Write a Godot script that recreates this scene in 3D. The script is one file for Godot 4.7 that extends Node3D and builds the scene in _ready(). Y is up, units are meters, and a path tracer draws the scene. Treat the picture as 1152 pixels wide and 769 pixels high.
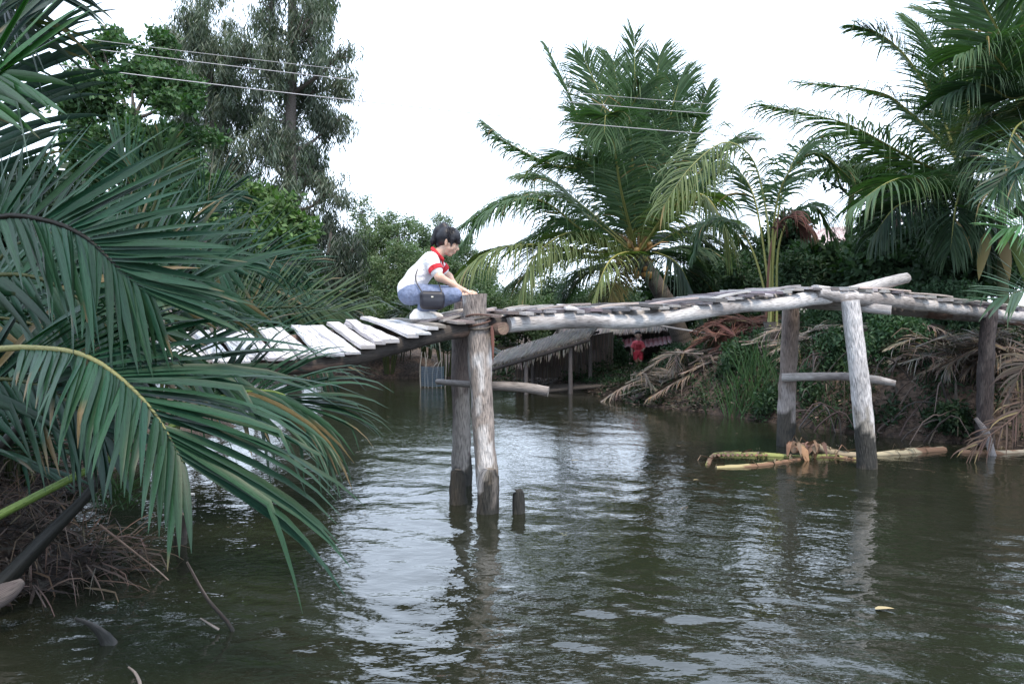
extends Node3D
# A crooked plank footbridge over a muddy tropical creek, under a white overcast sky.
# The lens: PX is one photo pixel per metre of distance, HOR the photo row of the horizon, EYE the eye height over the water.
const PX := 0.001
const HOR := 345.0
const EYE := 1.85
var rng := RandomNumberGenerator.new()
var org := {}
var used := {}
var M := {}
var nz := FastNoiseLite.new()

class MB:
	var v := PackedVector3Array()
	var n := PackedVector3Array()
	var uv := PackedVector2Array()
	var c := PackedColorArray()
	var ix := PackedInt32Array()
	func vert(p: Vector3, nn: Vector3, u: Vector2, col: Color) -> int:
		v.append(p); n.append(nn); uv.append(u); c.append(col)
		return v.size() - 1
	func tri(a: int, b: int, d: int) -> void:
		ix.append(a); ix.append(b); ix.append(d)
	func quad(a: Vector3, b: Vector3, d: Vector3, e: Vector3, col: Color, us := 1.0, vs := 1.0) -> void:
		var nn := (d - a).cross(b - a).normalized()
		var i := vert(a, nn, Vector2(0, 0), col)
		vert(b, nn, Vector2(0, vs), col); vert(d, nn, Vector2(us, vs), col); vert(e, nn, Vector2(us, 0), col)
		tri(i, i + 1, i + 2); tri(i, i + 2, i + 3)
	func add(o: MB) -> void:
		var k := v.size()
		v.append_array(o.v); n.append_array(o.n); uv.append_array(o.uv); c.append_array(o.c)
		for q in o.ix: ix.append(q + k)
	func mesh(off := Vector3.ZERO) -> ArrayMesh:
		var a := []
		a.resize(Mesh.ARRAY_MAX)
		if off != Vector3.ZERO:
			for k in v.size(): v[k] -= off
		a[Mesh.ARRAY_VERTEX] = v; a[Mesh.ARRAY_NORMAL] = n; a[Mesh.ARRAY_TEX_UV] = uv; a[Mesh.ARRAY_COLOR] = c; a[Mesh.ARRAY_INDEX] = ix
		var m := ArrayMesh.new()
		m.add_surface_from_arrays(Mesh.PRIMITIVE_TRIANGLES, a)
		return m

# ---------------------------------------------------------------- helpers
func P(x: float, y: float, d: float) -> Vector3:
	return Vector3((x - 576.0) * PX * d, EYE + (HOR - y) * PX * d, -d)
func W(x: float, y: float, lift := 0.0) -> Vector3:      # the point of the water under a photo pixel
	return P(x, y, (EYE - lift) / ((y - HOR) * PX))
func rf(a: float, b: float) -> float: return rng.randf_range(a, b)
func rv(s := 1.0) -> Vector3: return Vector3(rf(-s, s), rf(-s, s), rf(-s, s))
func jit(col: Color, s: float) -> Color:
	var k := 1.0 + rf(-s, s)
	return Color(col.r * k * (1 + rf(-s, s) * .35), col.g * k, col.b * k * (1 + rf(-s, s) * .35))
func numbered(called: String) -> String:
	if not used.has(called):
		used[called] = 0
		return called
	used[called] += 1
	return "%s_%03d" % [called, used[called]]
func thing(called: String, label: String, category: String, at: Vector3, group := "", kind := "") -> Node3D:
	var o := Node3D.new()
	o.name = numbered(called)
	add_child(o)
	o.position = at
	org[o] = at
	return tag(o, label, category, group, kind)
func tag(o: Node3D, label: String, category: String, group := "", kind := "") -> Node3D:
	o.set_meta("label", label)
	if category: o.set_meta("category", category)
	if group: o.set_meta("group", group)
	if kind: o.set_meta("kind", kind)
	return o
func part(called: String, mb: MB, mat: Material, parent: Node3D, at = null) -> MeshInstance3D:
	var o := MeshInstance3D.new()
	o.name = called
	var p: Vector3 = org[parent] if at == null else at
	o.mesh = mb.mesh(p)
	o.material_override = mat
	o.position = p - org[parent]
	parent.add_child(o, true)
	org[o] = p
	return o
func solo(called: String, mb: MB, mat: Material, at: Vector3, label: String, category: String, group := "", kind := "") -> MeshInstance3D:
	var o := MeshInstance3D.new()
	o.name = numbered(called)
	o.mesh = mb.mesh(at)
	o.material_override = mat
	add_child(o)
	o.position = at
	org[o] = at
	tag(o, label, category, group, kind)
	return o
func copies(called: String, m: Mesh, mat: Material, xf: Array, cols: Array, parent: Node3D) -> MultiMeshInstance3D:
	var mm := MultiMesh.new()
	mm.transform_format = MultiMesh.TRANSFORM_3D
	mm.use_colors = true
	mm.mesh = m
	mm.instance_count = xf.size()
	var o: Vector3 = org[parent] if org.has(parent) else Vector3.ZERO
	for k in xf.size():
		var t: Transform3D = xf[k]
		t.origin -= o
		mm.set_instance_transform(k, t)
		mm.set_instance_color(k, cols[k])
	var r := MultiMeshInstance3D.new()
	r.name = called
	r.multimesh = mm
	r.material_override = mat
	parent.add_child(r, true)
	return r
func spline(pts: Array, count: int) -> PackedVector3Array:
	var out := PackedVector3Array()
	var last := pts.size() - 1
	for k in count:
		var t := float(k) / (count - 1) * last
		var i := mini(int(t), last - 1)
		var p0: Vector3 = pts[maxi(i - 1, 0)]
		var p1: Vector3 = pts[i]
		var p2: Vector3 = pts[i + 1]
		var p3: Vector3 = pts[mini(i + 2, last)]
		if i == 0: p0 = p1 * 2.0 - p2
		if i + 2 > last: p3 = p2 * 2.0 - p1
		out.append(p1.cubic_interpolate(p2, p0, p3, t - i))
	return out
# a tube along pts; rad holds radii at even steps; rough displaces the skin; colf(v along 0..1, angle, metres, point) gives the colour
func tube(mb: MB, pts: PackedVector3Array, rad: Array, sides: int, col: Color, rough := 0.0, seed_ := 0.0, colf = null, cap := true) -> void:
	var nrm := Vector3.ZERO
	var n0 := mb.v.size()
	var along := 0.0
	var cnt := pts.size()
	for k in cnt:
		var t := (pts[mini(k + 1, cnt - 1)] - pts[maxi(k - 1, 0)]).normalized()
		if k == 0: nrm = t.cross(Vector3(.3, .2, .9) if absf(t.z) < .8 else Vector3(.9, .3, .1)).normalized()
		else: along += pts[k].distance_to(pts[k - 1])
		nrm = (nrm - t * nrm.dot(t)).normalized()
		var b := t.cross(nrm)
		var q := float(k) / (cnt - 1)
		var rr := q * (rad.size() - 1)
		var ri := mini(int(rr), rad.size() - 2)
		var r: float = lerpf(rad[ri], rad[ri + 1], rr - ri)
		for j in sides + 1:
			var a := TAU * j / sides
			var dir := nrm * cos(a) + b * sin(a)
			var w := r
			if rough > 0.0:
				w *= 1.0 + rough * (nz.get_noise_3d(cos(a) * 30 + seed_ * 91, sin(a) * 30, along * 90) + .7 * nz.get_noise_3d(cos(a) * 90 + seed_ * 37, sin(a) * 90, along * 260 + 50))
			var p := pts[k] + dir * w
			var cc := col
			if colf != null: cc = colf.call(q, a, along, p)
			mb.vert(p, dir, Vector2(float(j) / sides * 2.0, along), cc)
	for k in cnt - 1:
		for j in sides:
			var i := n0 + k * (sides + 1) + j
			var i2 := i + sides + 1
			mb.tri(i, i2, i2 + 1); mb.tri(i, i2 + 1, i + 1)
	if cap:
		for e in 2:
			var k := 0 if e == 0 else cnt - 1
			var t := (pts[1] - pts[0]).normalized() * -1.0 if e == 0 else (pts[cnt - 1] - pts[cnt - 2]).normalized()
			var cc: Color = mb.c[n0 + k * (sides + 1)]
			var ci := mb.vert(pts[k], t, Vector2(.5, along * e), cc.lerp(Color(.42, .34, .24), .35))
			var f := mb.v.size()
			for j in sides + 1:
				var s := n0 + k * (sides + 1) + j
				mb.vert(mb.v[s], t, mb.uv[s], mb.c[s])
			for j in sides:
				if e == 0: mb.tri(ci, f + j, f + j + 1)
				else: mb.tri(ci, f + j + 1, f + j)
func line(a: Vector3, b: Vector3, count: int) -> PackedVector3Array:
	var o := PackedVector3Array()
	for k in count: o.append(a.lerp(b, float(k) / (count - 1)))
	return o
# one leaf blade: a strip that bends under its weight; folded strips have a raised midrib
func blade(mb: MB, p0: Vector3, d0: Vector3, w0: Vector3, length: float, width: float, segs: int, droop: float, col: Color, fold := 0.0, kink := -1.0) -> void:
	var p := p0
	var d := d0.normalized()
	var w := w0
	var st := length / segs
	var base := mb.v.size()
	var across := 3 if fold > 0 else 2
	var dull := Color(col.r * 1.12, col.g * 1.05, col.b)
	var tip := Color(.17, .13, .07) if fold > .1 and rng.randf() < .12 else dull
	var brown := rf(.55, .9)
	for k in segs + 1:
		var s := float(k) / segs
		w = (w - d * w.dot(d)).normalized()
		var u := w.cross(d)
		var ww := width * (.45 + .55 * minf(1.0, s * 5.0)) * (1.0 - pow(s, 2.2)) + .0015
		var cc := col.lerp(dull, s) if s < brown else tip
		if across == 2:
			mb.vert(p - w * ww * .5, u, Vector2(0, s * length), cc); mb.vert(p + w * ww * .5, u, Vector2(1, s * length), cc)
		else:
			mb.vert(p - w * ww * .5 + u * ww * fold, (u + w * fold * 1.6).normalized(), Vector2(0, s * length), cc)
			mb.vert(p, u, Vector2(.5, s * length), cc)
			mb.vert(p + w * ww * .5 + u * ww * fold, (u - w * fold * 1.6).normalized(), Vector2(1, s * length), cc)
		var g := droop * (.15 + 2.2 * s * s) / segs
		if kink > 0 and absf(s - kink) < .6 / segs: g += 1.6
		d = (d + Vector3.DOWN * g).normalized()
		p += d * st
	for k in segs:
		for j in across - 1:
			var l := base + k * across + j
			var l2 := l + across
			mb.tri(l, l2, l + 1); mb.tri(l + 1, l2, l2 + 1)
# a feather frond along a path. o: n leaflets a side, len, w, droop, vee, a0/a1 angles to the rachis, bare stalk share, up hint, col, rcol, rad, segs, fold, gone share, single leaflets as parts
func frond(parent: Node3D, path: Array, o: Dictionary) -> MeshInstance3D:
	var pts := spline(path, 26)
	var mb := MB.new()
	var rad: float = o.get("rad", .02)
	var rc: Color = o.get("rcol", Color(.16, .17, .05))
	tube(mb, pts, [rad, rad * .75, rad * .5, rad * .15], o.get("rsides", 5), rc)
	var up: Vector3 = o.get("up", Vector3.UP)
	var n: int = o.get("n", 70)
	var bare: float = o.get("bare", .2)
	var col: Color = o.get("col", Color(.05, .09, .045))
	var segs: int = o.get("segs", 4)
	var fold: float = o.get("fold", 0.0)
	var single: int = o.get("single", 0)
	var made := []
	for k in n:
		var q := clampf((k + rf(-.25, .25)) / n, 0, 1)
		var t := clampf(bare + (1.0 - bare) * q, 0, 1)
		var f := t * 25.0
		var i := mini(int(f), 24)
		var p := pts[i].lerp(pts[i + 1], f - i)
		var tg := (pts[mini(i + 2, 25)] - pts[maxi(i - 1, 0)]).normalized()
		var u := (up - tg * up.dot(tg)).normalized()
		var side := tg.cross(u)
		var prof: float = (.55 + .45 * minf(1.0, q * 4.0)) * (1.0 - o.get("taper", .6) * pow(q, o.get("tpow", 2.5)))
		for sg in [-1.0, 1.0]:
			if rng.randf() < o.get("gone", .03): continue
			var sl: float = o.get("plus", 1.0) if sg > 0 else o.get("minus", 1.0)
			if sl <= 0.0: continue
			var a := deg_to_rad(lerpf(o.get("a0", 25.0), o.get("a1", 62.0), pow(q, 1.4)) + rf(-1, 1) * o.get("loose", 5.0))
			var dir: Vector3 = side * sg * cos(a) + tg * sin(a) + u * (o.get("vee", .15) + rf(-.06, .06))
			var wd: Vector3 = (tg * cos(a) - side * sg * sin(a)) + u * rf(.1, .9) * o.get("twist", .6)
			var ln: float = o.get("len", .9) * sl * prof * rf(.82, 1.08)
			var cc := jit(col, o.get("vary", .18))
			if rng.randf() < o.get("dry", .03): cc = Color(.2, .16, .08)
			var kink := rf(.35, .8) if rng.randf() < o.get("kinked", .06) else -1.0
			var dr: float = o.get("droop", .5) * rf(.7, 1.3)
			if single > 0 and made.size() < single:
				var lb := MB.new()
				blade(lb, p, dir, wd, ln, o.get("w", .035), segs, dr, cc, fold, kink)
				made.append([lb, p])
			else:
				blade(mb, p, dir, wd, ln, o.get("w", .035) * rf(.85, 1.1), segs, dr, cc, fold, kink)
	var r := part("frond", mb, o.get("mat", M.leaf), parent, path[0])
	for e in made: part("leaflet", e[0], o.get("mat", M.leaf), r, e[1])
	return r
func ramp(stops: Array) -> Gradient:
	var g := Gradient.new()
	var off := PackedFloat32Array()
	var cs := PackedColorArray()
	for s in stops:
		off.append(s[0]); cs.append(s[1])
	g.offsets = off
	g.colors = cs
	return g
func noise_tex(freq: float, stops: Array, seed_: int, octaves := 4, as_normal := false, strength := 4.0, size := 512, kind := FastNoiseLite.TYPE_SIMPLEX) -> NoiseTexture2D:
	var f := FastNoiseLite.new()
	f.noise_type = kind
	f.frequency = freq
	f.seed = seed_
	f.fractal_octaves = octaves
	var t := NoiseTexture2D.new()
	t.width = size
	t.height = size
	t.seamless = true
	t.noise = f
	if as_normal:
		t.as_normal_map = true
		t.bump_strength = strength
	elif stops: t.color_ramp = ramp(stops)
	return t
func mat(col: Color, rough: float, vertex := true) -> StandardMaterial3D:
	var m := StandardMaterial3D.new()
	m.albedo_color = col
	m.roughness = rough
	m.vertex_color_use_as_albedo = vertex
	m.cull_mode = BaseMaterial3D.CULL_DISABLED
	return m
func g1(v: float) -> Color: return Color(v, v, v)

func materials() -> void:
	M.leaf = mat(Color.WHITE, .5)
	M.leaf.backlight_enabled = true
	M.leaf.backlight = Color(.6, .75, .35)
	M.leaf.metallic_specular = .3
	M.nipa = mat(Color.WHITE, .4)
	M.nipa.metallic_specular = .36
	M.nipa.backlight_enabled = true
	M.nipa.backlight = Color(.4, .6, .25)
	var im := Image.create(64, 256, false, Image.FORMAT_RGB8)
	for y in 256:
		for x in 64:
			var u := absf(x - 31.5) / 31.5
			var k := .86 + .1 * sin(x * 1.9 + sin(y * .05)) + .12 * nz.get_noise_2d(x * 20, y * 2.5) + (.2 if u < .06 else 0.0)
			if nz.get_noise_2d(x * 9 + 900, y * 6) > .52: k *= .75
			im.set_pixel(x, y, g1(clampf(k, 0, 1)))
	M.nipa.albedo_texture = ImageTexture.create_from_image(im)
	M.nipa.uv1_scale = Vector3(1, 1.3, 1)
	M.tree = mat(Color.WHITE, .55)
	M.tree.backlight_enabled = true
	M.tree.backlight = Color(.6, .75, .35)
	M.tree.metallic_specular = .3
	M.dry = mat(Color.WHITE, .85)
	M.wood = mat(Color.WHITE, .82)
	M.wood.albedo_texture = noise_tex(.02, [[0.0, g1(.35)], [.22, g1(.6)], [.32, g1(.8)], [.55, g1(.9)], [1.0, g1(1.0)]], 11, 6, false, 4, 1024)
	M.wood.uv1_scale = Vector3(1.3, .32, 1)
	M.wood.normal_enabled = true
	M.wood.normal_texture = noise_tex(.025, [], 12, 5, true, 9.0)
	M.wood.normal_scale = .6
	M.plank = mat(Color.WHITE, .8)
	M.plank.albedo_texture = noise_tex(.018, [[0.0, g1(.42)], [.24, g1(.66)], [.34, g1(.86)], [.6, g1(.93)], [1.0, g1(1.0)]], 21, 5)
	M.plank.uv1_scale = Vector3(1.6, .28, 1)
	M.plank.normal_enabled = true
	M.plank.normal_texture = noise_tex(.03, [], 22, 5, true, 7.0)
	M.bark = mat(Color.WHITE, .9)
	M.bark.albedo_texture = noise_tex(.03, [[0.0, g1(.4)], [.5, g1(.8)], [1.0, g1(1.0)]], 31, 5)
	M.bark.uv1_scale = Vector3(2, 1.5, 1)
	M.soil = mat(Color.WHITE, .95)
	M.soil.albedo_texture = noise_tex(.02, [[0.0, Color(.12, .1, .09)], [.4, Color(.24, .2, .17)], [.6, Color(.34, .28, .24)], [1.0, Color(.44, .38, .33)]], 41, 6, false, 4, 1024)
	M.soil.uv1_triplanar = true
	M.soil.uv1_world_triplanar = true
	M.soil.uv1_scale = Vector3(.5, .5, .5)
	M.soil.normal_enabled = true
	M.soil.normal_texture = noise_tex(.05, [], 42, 5, true, 10.0)
	M.water = mat(Color(.125, .135, .1), .03, false)
	M.water.metallic_specular = .5
	M.water.normal_enabled = true
	M.water.normal_texture = noise_tex(.02, [], 51, 3, true, 3.0)
	M.water.normal_scale = .25
	M.water.uv1_scale = Vector3(1, 1, 1)
	M.cloth = mat(Color.WHITE, .85)
	M.cloth.normal_enabled = true
	M.cloth.normal_texture = noise_tex(.01, [], 61, 3, true, 14.0, 256)
	M.cloth.uv1_triplanar = true
	M.cloth.uv1_scale = Vector3(3, 3, 3)
	M.denim = mat(Color.WHITE, .85)
	M.denim.albedo_texture = noise_tex(.02, [[0.0, g1(.78)], [.5, g1(.9)], [1.0, g1(1.0)]], 63, 4, false, 4, 256)
	M.denim.uv1_triplanar = true
	M.denim.uv1_scale = Vector3(4, 4, 4)
	M.denim.normal_enabled = true
	M.denim.normal_texture = M.cloth.normal_texture
	M.skin = mat(Color.WHITE, .5)
	M.skin.subsurf_scatter_enabled = true
	M.skin.subsurf_scatter_strength = .15
	M.hair = mat(Color.WHITE, .5)
	M.leather = mat(Color.WHITE, .4)
	M.metal = mat(Color.WHITE, .5)
	M.metal.albedo_texture = noise_tex(.02, [[0.0, Color(.45, .35, .32)], [.4, g1(.85)], [1.0, g1(1.0)]], 71, 5, false, 4, 256)
	M.cable = mat(Color.WHITE, .6)
	M.plastic = mat(Color.WHITE, .35)

# ---------------------------------------------------------------- figures: tapered capsules joined into one skin
func skin_net(bones: Array, cell: float, blend: float, mb: MB, colf: Callable) -> void:
	var lo := Vector3(1e9, 1e9, 1e9)
	var hi := -lo
	for b in bones:
		var r := maxf(b[2], b[3]) + blend * .6 + cell * 2
		for e in [b[0], b[1]]:
			lo = lo.min(e - Vector3.ONE * r)
			hi = hi.max(e + Vector3.ONE * r)
	var nx := int((hi.x - lo.x) / cell) + 2
	var ny := int((hi.y - lo.y) / cell) + 2
	var nn := int((hi.z - lo.z) / cell) + 2
	var f := PackedFloat32Array()
	f.resize(nx * ny * nn)
	f.fill(.2)
	for b in bones:
		var a: Vector3 = b[0]
		var e: Vector3 = b[1]
		var ra: float = b[2]
		var rb: float = b[3]
		var ba := e - a
		var l2 := maxf(ba.length_squared(), 1e-9)
		var m := maxf(ra, rb) + blend + cell * 2.5
		var p0 := (a.min(e) - Vector3.ONE * m - lo) / cell
		var p1 := (a.max(e) + Vector3.ONE * m - lo) / cell
		for z in range(maxi(0, int(p0.z)), mini(nn - 1, int(p1.z) + 1) + 1):
			for y in range(maxi(0, int(p0.y)), mini(ny - 1, int(p1.y) + 1) + 1):
				var row := (z * ny + y) * nx
				for x in range(maxi(0, int(p0.x)), mini(nx - 1, int(p1.x) + 1) + 1):
					var p := lo + Vector3(x, y, z) * cell - a
					var t := clampf(p.dot(ba) / l2, 0, 1)
					var d := (p - ba * t).length() - lerpf(ra, rb, t)
					var o := f[row + x]
					var h := maxf(blend - absf(o - d), 0.0) / blend
					f[row + x] = minf(o, d) - h * h * blend * .25
	var idx := PackedInt32Array()
	idx.resize(nx * ny * nn)
	idx.fill(-1)
	var cs := [0, 1, nx, nx + 1, nx * ny, nx * ny + 1, nx * ny + nx, nx * ny + nx + 1]
	var cp := [Vector3(0, 0, 0), Vector3(1, 0, 0), Vector3(0, 1, 0), Vector3(1, 1, 0), Vector3(0, 0, 1), Vector3(1, 0, 1), Vector3(0, 1, 1), Vector3(1, 1, 1)]
	var ed := [[0, 1], [0, 2], [0, 4], [1, 3], [1, 5], [2, 3], [2, 6], [3, 7], [4, 5], [4, 6], [5, 7], [6, 7]]
	for z in nn - 1:
		for y in ny - 1:
			for x in nx - 1:
				var i := (z * ny + y) * nx + x
				var neg := 0
				for k in 8:
					if f[i + cs[k]] < 0: neg += 1
				if neg == 0 or neg == 8: continue
				var s := Vector3.ZERO
				var cnt := 0
				for e in ed:
					var fa := f[i + cs[e[0]]]
					var fb := f[i + cs[e[1]]]
					if (fa < 0) != (fb < 0):
						var ca: Vector3 = cp[e[0]]
						s += ca.lerp(cp[e[1]], fa / (fa - fb))
						cnt += 1
				s /= cnt
				var g := Vector3(f[i + 1] + f[i + 1 + nx] + f[i + 1 + nx * ny] - f[i] - f[i + nx] - f[i + nx * ny], f[i + nx] + f[i + nx + 1] + f[i + nx + nx * ny] - f[i] - f[i + 1] - f[i + nx * ny], f[i + nx * ny] + f[i + nx * ny + 1] + f[i + nx * ny + nx] - f[i] - f[i + 1] - f[i + nx])
				var p := lo + (Vector3(x, y, z) + s) * cell
				idx[i] = mb.vert(p, g.normalized(), Vector2(p.x + p.z, p.y), colf.call(p))
	var ax := [1, nx, nx * ny]
	for z in range(1, nn - 1):
		for y in range(1, ny - 1):
			for x in range(1, nx - 1):
				var i := (z * ny + y) * nx + x
				var s0 := f[i] < 0
				for k in 3:
					if s0 != (f[i + ax[k]] < 0):
						var u: int = ax[(k + 1) % 3]
						var w: int = ax[(k + 2) % 3]
						var a := idx[i - u - w]
						var b := idx[i - w]
						var d := idx[i]
						var e := idx[i - u]
						if a < 0 or b < 0 or d < 0 or e < 0: continue
						if s0:
							mb.tri(a, d, b); mb.tri(a, e, d)
						else:
							mb.tri(a, b, d); mb.tri(a, d, e)

# ---------------------------------------------------------------- the creek bed and banks
var river := PackedVector2Array([Vector2(-4.2, 8), Vector2(-3.6, -4.6), Vector2(-3.2, -5.5), Vector2(-2.8, -6.3), Vector2(-3.8, -7.2), Vector2(-4.5, -9.0), Vector2(-4.5, -11.5), Vector2(-4.2, -13.7), Vector2(-6, -17), Vector2(-14, -19), Vector2(-15, -25), Vector2(-3.8, -23), Vector2(-1.7, -22.6), Vector2(0.0, -21.8), Vector2(1.4, -20.8), Vector2(1.95, -17.8), Vector2(2.5, -16.5), Vector2(3.2, -15.6), Vector2(3.9, -14.6), Vector2(5.0, -12.9), Vector2(5.8, -12.2), Vector2(6.8, -11.3), Vector2(9, -10.2), Vector2(14, -8), Vector2(22, -4), Vector2(22, 8)])
func bank_d(x: float, z: float) -> float:
	var p := Vector2(x, z)
	var best := 1e9
	for k in river.size():
		var q := Geometry2D.get_closest_point_to_segment(p, river[k], river[(k + 1) % river.size()])
		best = minf(best, q.distance_squared_to(p))
	best = sqrt(best)
	return -best if Geometry2D.is_point_in_polygon(p, river) else best
func ground_y(x: float, z: float) -> float:
	var d := bank_d(x, z)
	if d < 0: return -.12 - minf(-d, 1.5) * .6
	var high := lerpf(.38, 1.5, smoothstep(2.2, 4.6, x + (z + 16) * .15))
	if x < -2.0: high = lerpf(.55, .38, smoothstep(-3.0, -2.0, x))
	return -.12 + high * (1.0 - exp(-d / .75)) + .1 + nz.get_noise_2d(x * 40, z * 40) * .13 * minf(d, 1.0) + nz.get_noise_2d(x * 140, z * 140) * .05 * minf(d * 2, 1.0)

func build_setting() -> void:
	var xs := []
	var zs := []
	for e in [-900.0, -300.0, -120.0, -60.0, -35.0, -25.0, -20.0]: xs.append(e)
	var k := -16.0
	while k <= 16.01:
		xs.append(k); k += .25
	for e in [20.0, 26.0, 36.0, 60.0, 120.0, 300.0, 900.0]: xs.append(e)
	for e in [300.0, 60.0, 20.0, 8.0, 4.0]: zs.append(e)
	k = 0.0
	while k >= -30.01:
		zs.append(k); k -= .25
	for e in [-33.0, -38.0, -46.0, -60.0, -100.0, -200.0, -400.0, -900.0]: zs.append(e)
	var mb := MB.new()
	for z in zs:
		for x in xs:
			var y := ground_y(x, z)
			var damp := 1.0 if y > .16 + nz.get_noise_2d(x * 300, z * 300) * .1 else .5
			mb.vert(Vector3(x, y, z), Vector3.UP, Vector2(x, z), Color(damp, damp, damp))
	grid(mb, xs.size(), zs.size())
	var g := MeshInstance3D.new()
	g.name = "ground"
	g.mesh = mb.mesh()
	g.material_override = M.soil
	add_child(g)
	tag(g, "brown earth banks on both sides of the creek", "", "", "structure")
	# water, with real ripples
	xs = [-60.0, -30.0, -15.0]
	k = -9.0
	while k <= 9.01:
		xs.append(k); k += .036
	xs.append_array([15.0, 30.0, 60.0])
	zs = [12.0, 4.0, 0.0]
	k = 3.4
	while k < 26.0:
		zs.append(-k); k += .0085 * k
	zs.append_array([-28.0, -40.0])
	var wv := FastNoiseLite.new()
	wv.noise_type = FastNoiseLite.TYPE_SIMPLEX
	wv.frequency = 1.0
	wv.fractal_type = FastNoiseLite.FRACTAL_NONE
	mb = MB.new()
	for z in zs:
		for x in xs:
			var u: float = x * .94 + z * .34
			var v: float = -x * .34 + z * .94
			var y: float = (.0045 * wv.get_noise_2d(u * .5, v * 1.3) + .0026 * wv.get_noise_2d(u * 1.7 + 40, v * 4.0) + .0017 * wv.get_noise_2d(x * 3.6 + 9, z * 8.0 + 70)) * (1.0 + .6 * wv.get_noise_2d(x * .3 + 5, z * .45)) * lerpf(1.2, .4, smoothstep(5.0, 14.0, -z))
			mb.vert(Vector3(x, y, z), Vector3.UP, Vector2(x * .6, z * 1.1), Color.WHITE)
	grid(mb, xs.size(), zs.size())
	var w := MeshInstance3D.new()
	w.name = "water"
	w.mesh = mb.mesh()
	w.material_override = M.water
	add_child(w)
	tag(w, "rippled olive brown creek water", "", "", "structure")
func grid(mb: MB, nx: int, nn: int) -> void:       # rows run away from the eye
	for j in nn:
		for i in nx:
			var q := j * nx + i
			var dx := mb.v[q + (1 if i < nx - 1 else 0)] - mb.v[q - (1 if i > 0 else 0)]
			var dz := mb.v[q + (nx if j < nn - 1 else 0)] - mb.v[q - (nx if j > 0 else 0)]
			mb.n[q] = dx.cross(dz).normalized()
			if i < nx - 1 and j < nn - 1:
				mb.tri(q, q + nx, q + nx + 1); mb.tri(q, q + nx + 1, q + 1)

# ---------------------------------------------------------------- trees
func leaf_clump(leaves: int, length: float, width: float, spread: float, hang: float, seed_: int) -> ArrayMesh:
	var mb := MB.new()
	rng.seed = seed_
	for k in leaves:
		var d := rv().normalized()
		d = (d + Vector3.DOWN * hang).normalized()
		var p := rv(spread)
		var w := d.cross(rv()).normalized()
		var u := w.cross(d)
		var c := g1(rf(.7, 1.15))
		var ln := length * rf(.7, 1.2)
		var q := p + d * ln * .45
		var i := mb.vert(p, u, Vector2(.5, 0), c)
		mb.vert(q - w * width * .5 - u * width * .1, u, Vector2(0, .5), c)
		mb.vert(q + w * width * .5 - u * width * .1, u, Vector2(1, .5), c)
		mb.vert(p + d * ln + Vector3.DOWN * ln * .12, u, Vector2(.5, 1), c)
		mb.tri(i, i + 1, i + 2); mb.tri(i + 1, i + 3, i + 2)
	return mb.mesh()
# blobs: [px, py, radius px, share]; the crown's tufts hang round the ends of real limbs
func tree(called: String, label: String, category: String, base: Vector3, top: Vector3, trunk_r: float, blobs: Array, d: float, clump: ArrayMesh, col: Color, per: float, o := {}) -> Node3D:
	var t := thing(called, label, category, base, o.get("group", ""))
	var mb := MB.new()
	var mid := base.lerp(top, .5) + Vector3(rf(-.25, .25), 0, rf(-.25, .25))
	var tp := spline([base - Vector3(0, .3, 0), mid, top], 16)
	var bc: Color = o.get("bark", Color(.16, .14, .12))
	tube(mb, tp, [trunk_r * 1.25, trunk_r, trunk_r * .75, trunk_r * .3], 8, bc, .25, rf(0, 9))
	var xf := []
	var cols := []
	for b in blobs:
		var dd: float = d + rf(-1, 1) * o.get("deep", 1.5)
		var c := P(b[0], b[1], dd)
		var r: float = b[2] * PX * d
		var q := clampf((c.y - r * .6 - base.y) / (top.y - base.y), .12, .95)
		var s := tp[int(q * 15)]
		var hub := s.lerp(c, .6) + Vector3(0, -r * .2, 0)
		if o.get("limbs", true): tube(mb, spline([s, hub, c + Vector3(0, r * .4, 0)], 8), [trunk_r * .38, trunk_r * .22, trunk_r * .06], 5, bc, .2, rf(0, 9))
		var tw: int = int(o.get("tips", 8) * (b[3] if b.size() > 3 else 1.0))
		var tips := []
		for k in maxi(3, tw):
			var e := c + rv().normalized() * r * rf(.25, 1.1) * Vector3(1, .95, 1)
			tips.append(e)
			if o.get("limbs", true): tube(mb, spline([hub.lerp(c, rf(0, .8)), c.lerp(e, .5) + rv(r * .15), e], 5), [trunk_r * .1, trunk_r * .03], 4, bc)
		var cnt := int(per * r * r * (b[3] if b.size() > 3 else 1.0))
		for k in cnt:
			var e: Vector3 = tips[rng.randi() % tips.size()]
			var off := rv()
			while off.length() > 1: off = rv()
			var p: Vector3 = e + off * r * o.get("tuft", .42) * Vector3(1, o.get("tall", .85), 1)
			var bs := Basis(Vector3.UP, rf(0, TAU))
			if not o.has("hang"): bs = Basis.from_euler(Vector3(rf(-3, 3), rf(-3, 3), rf(-3, 3)))
			xf.append(Transform3D(bs.scaled(Vector3.ONE * rf(.7, 1.3)), p))
			cols.append(jit(col, o.get("vary", .22)))
	part("trunk", mb, M.bark, t)
	copies("crown", clump, M.tree, xf, cols, t).set_meta("kind", "stuff")
	return t

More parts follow.
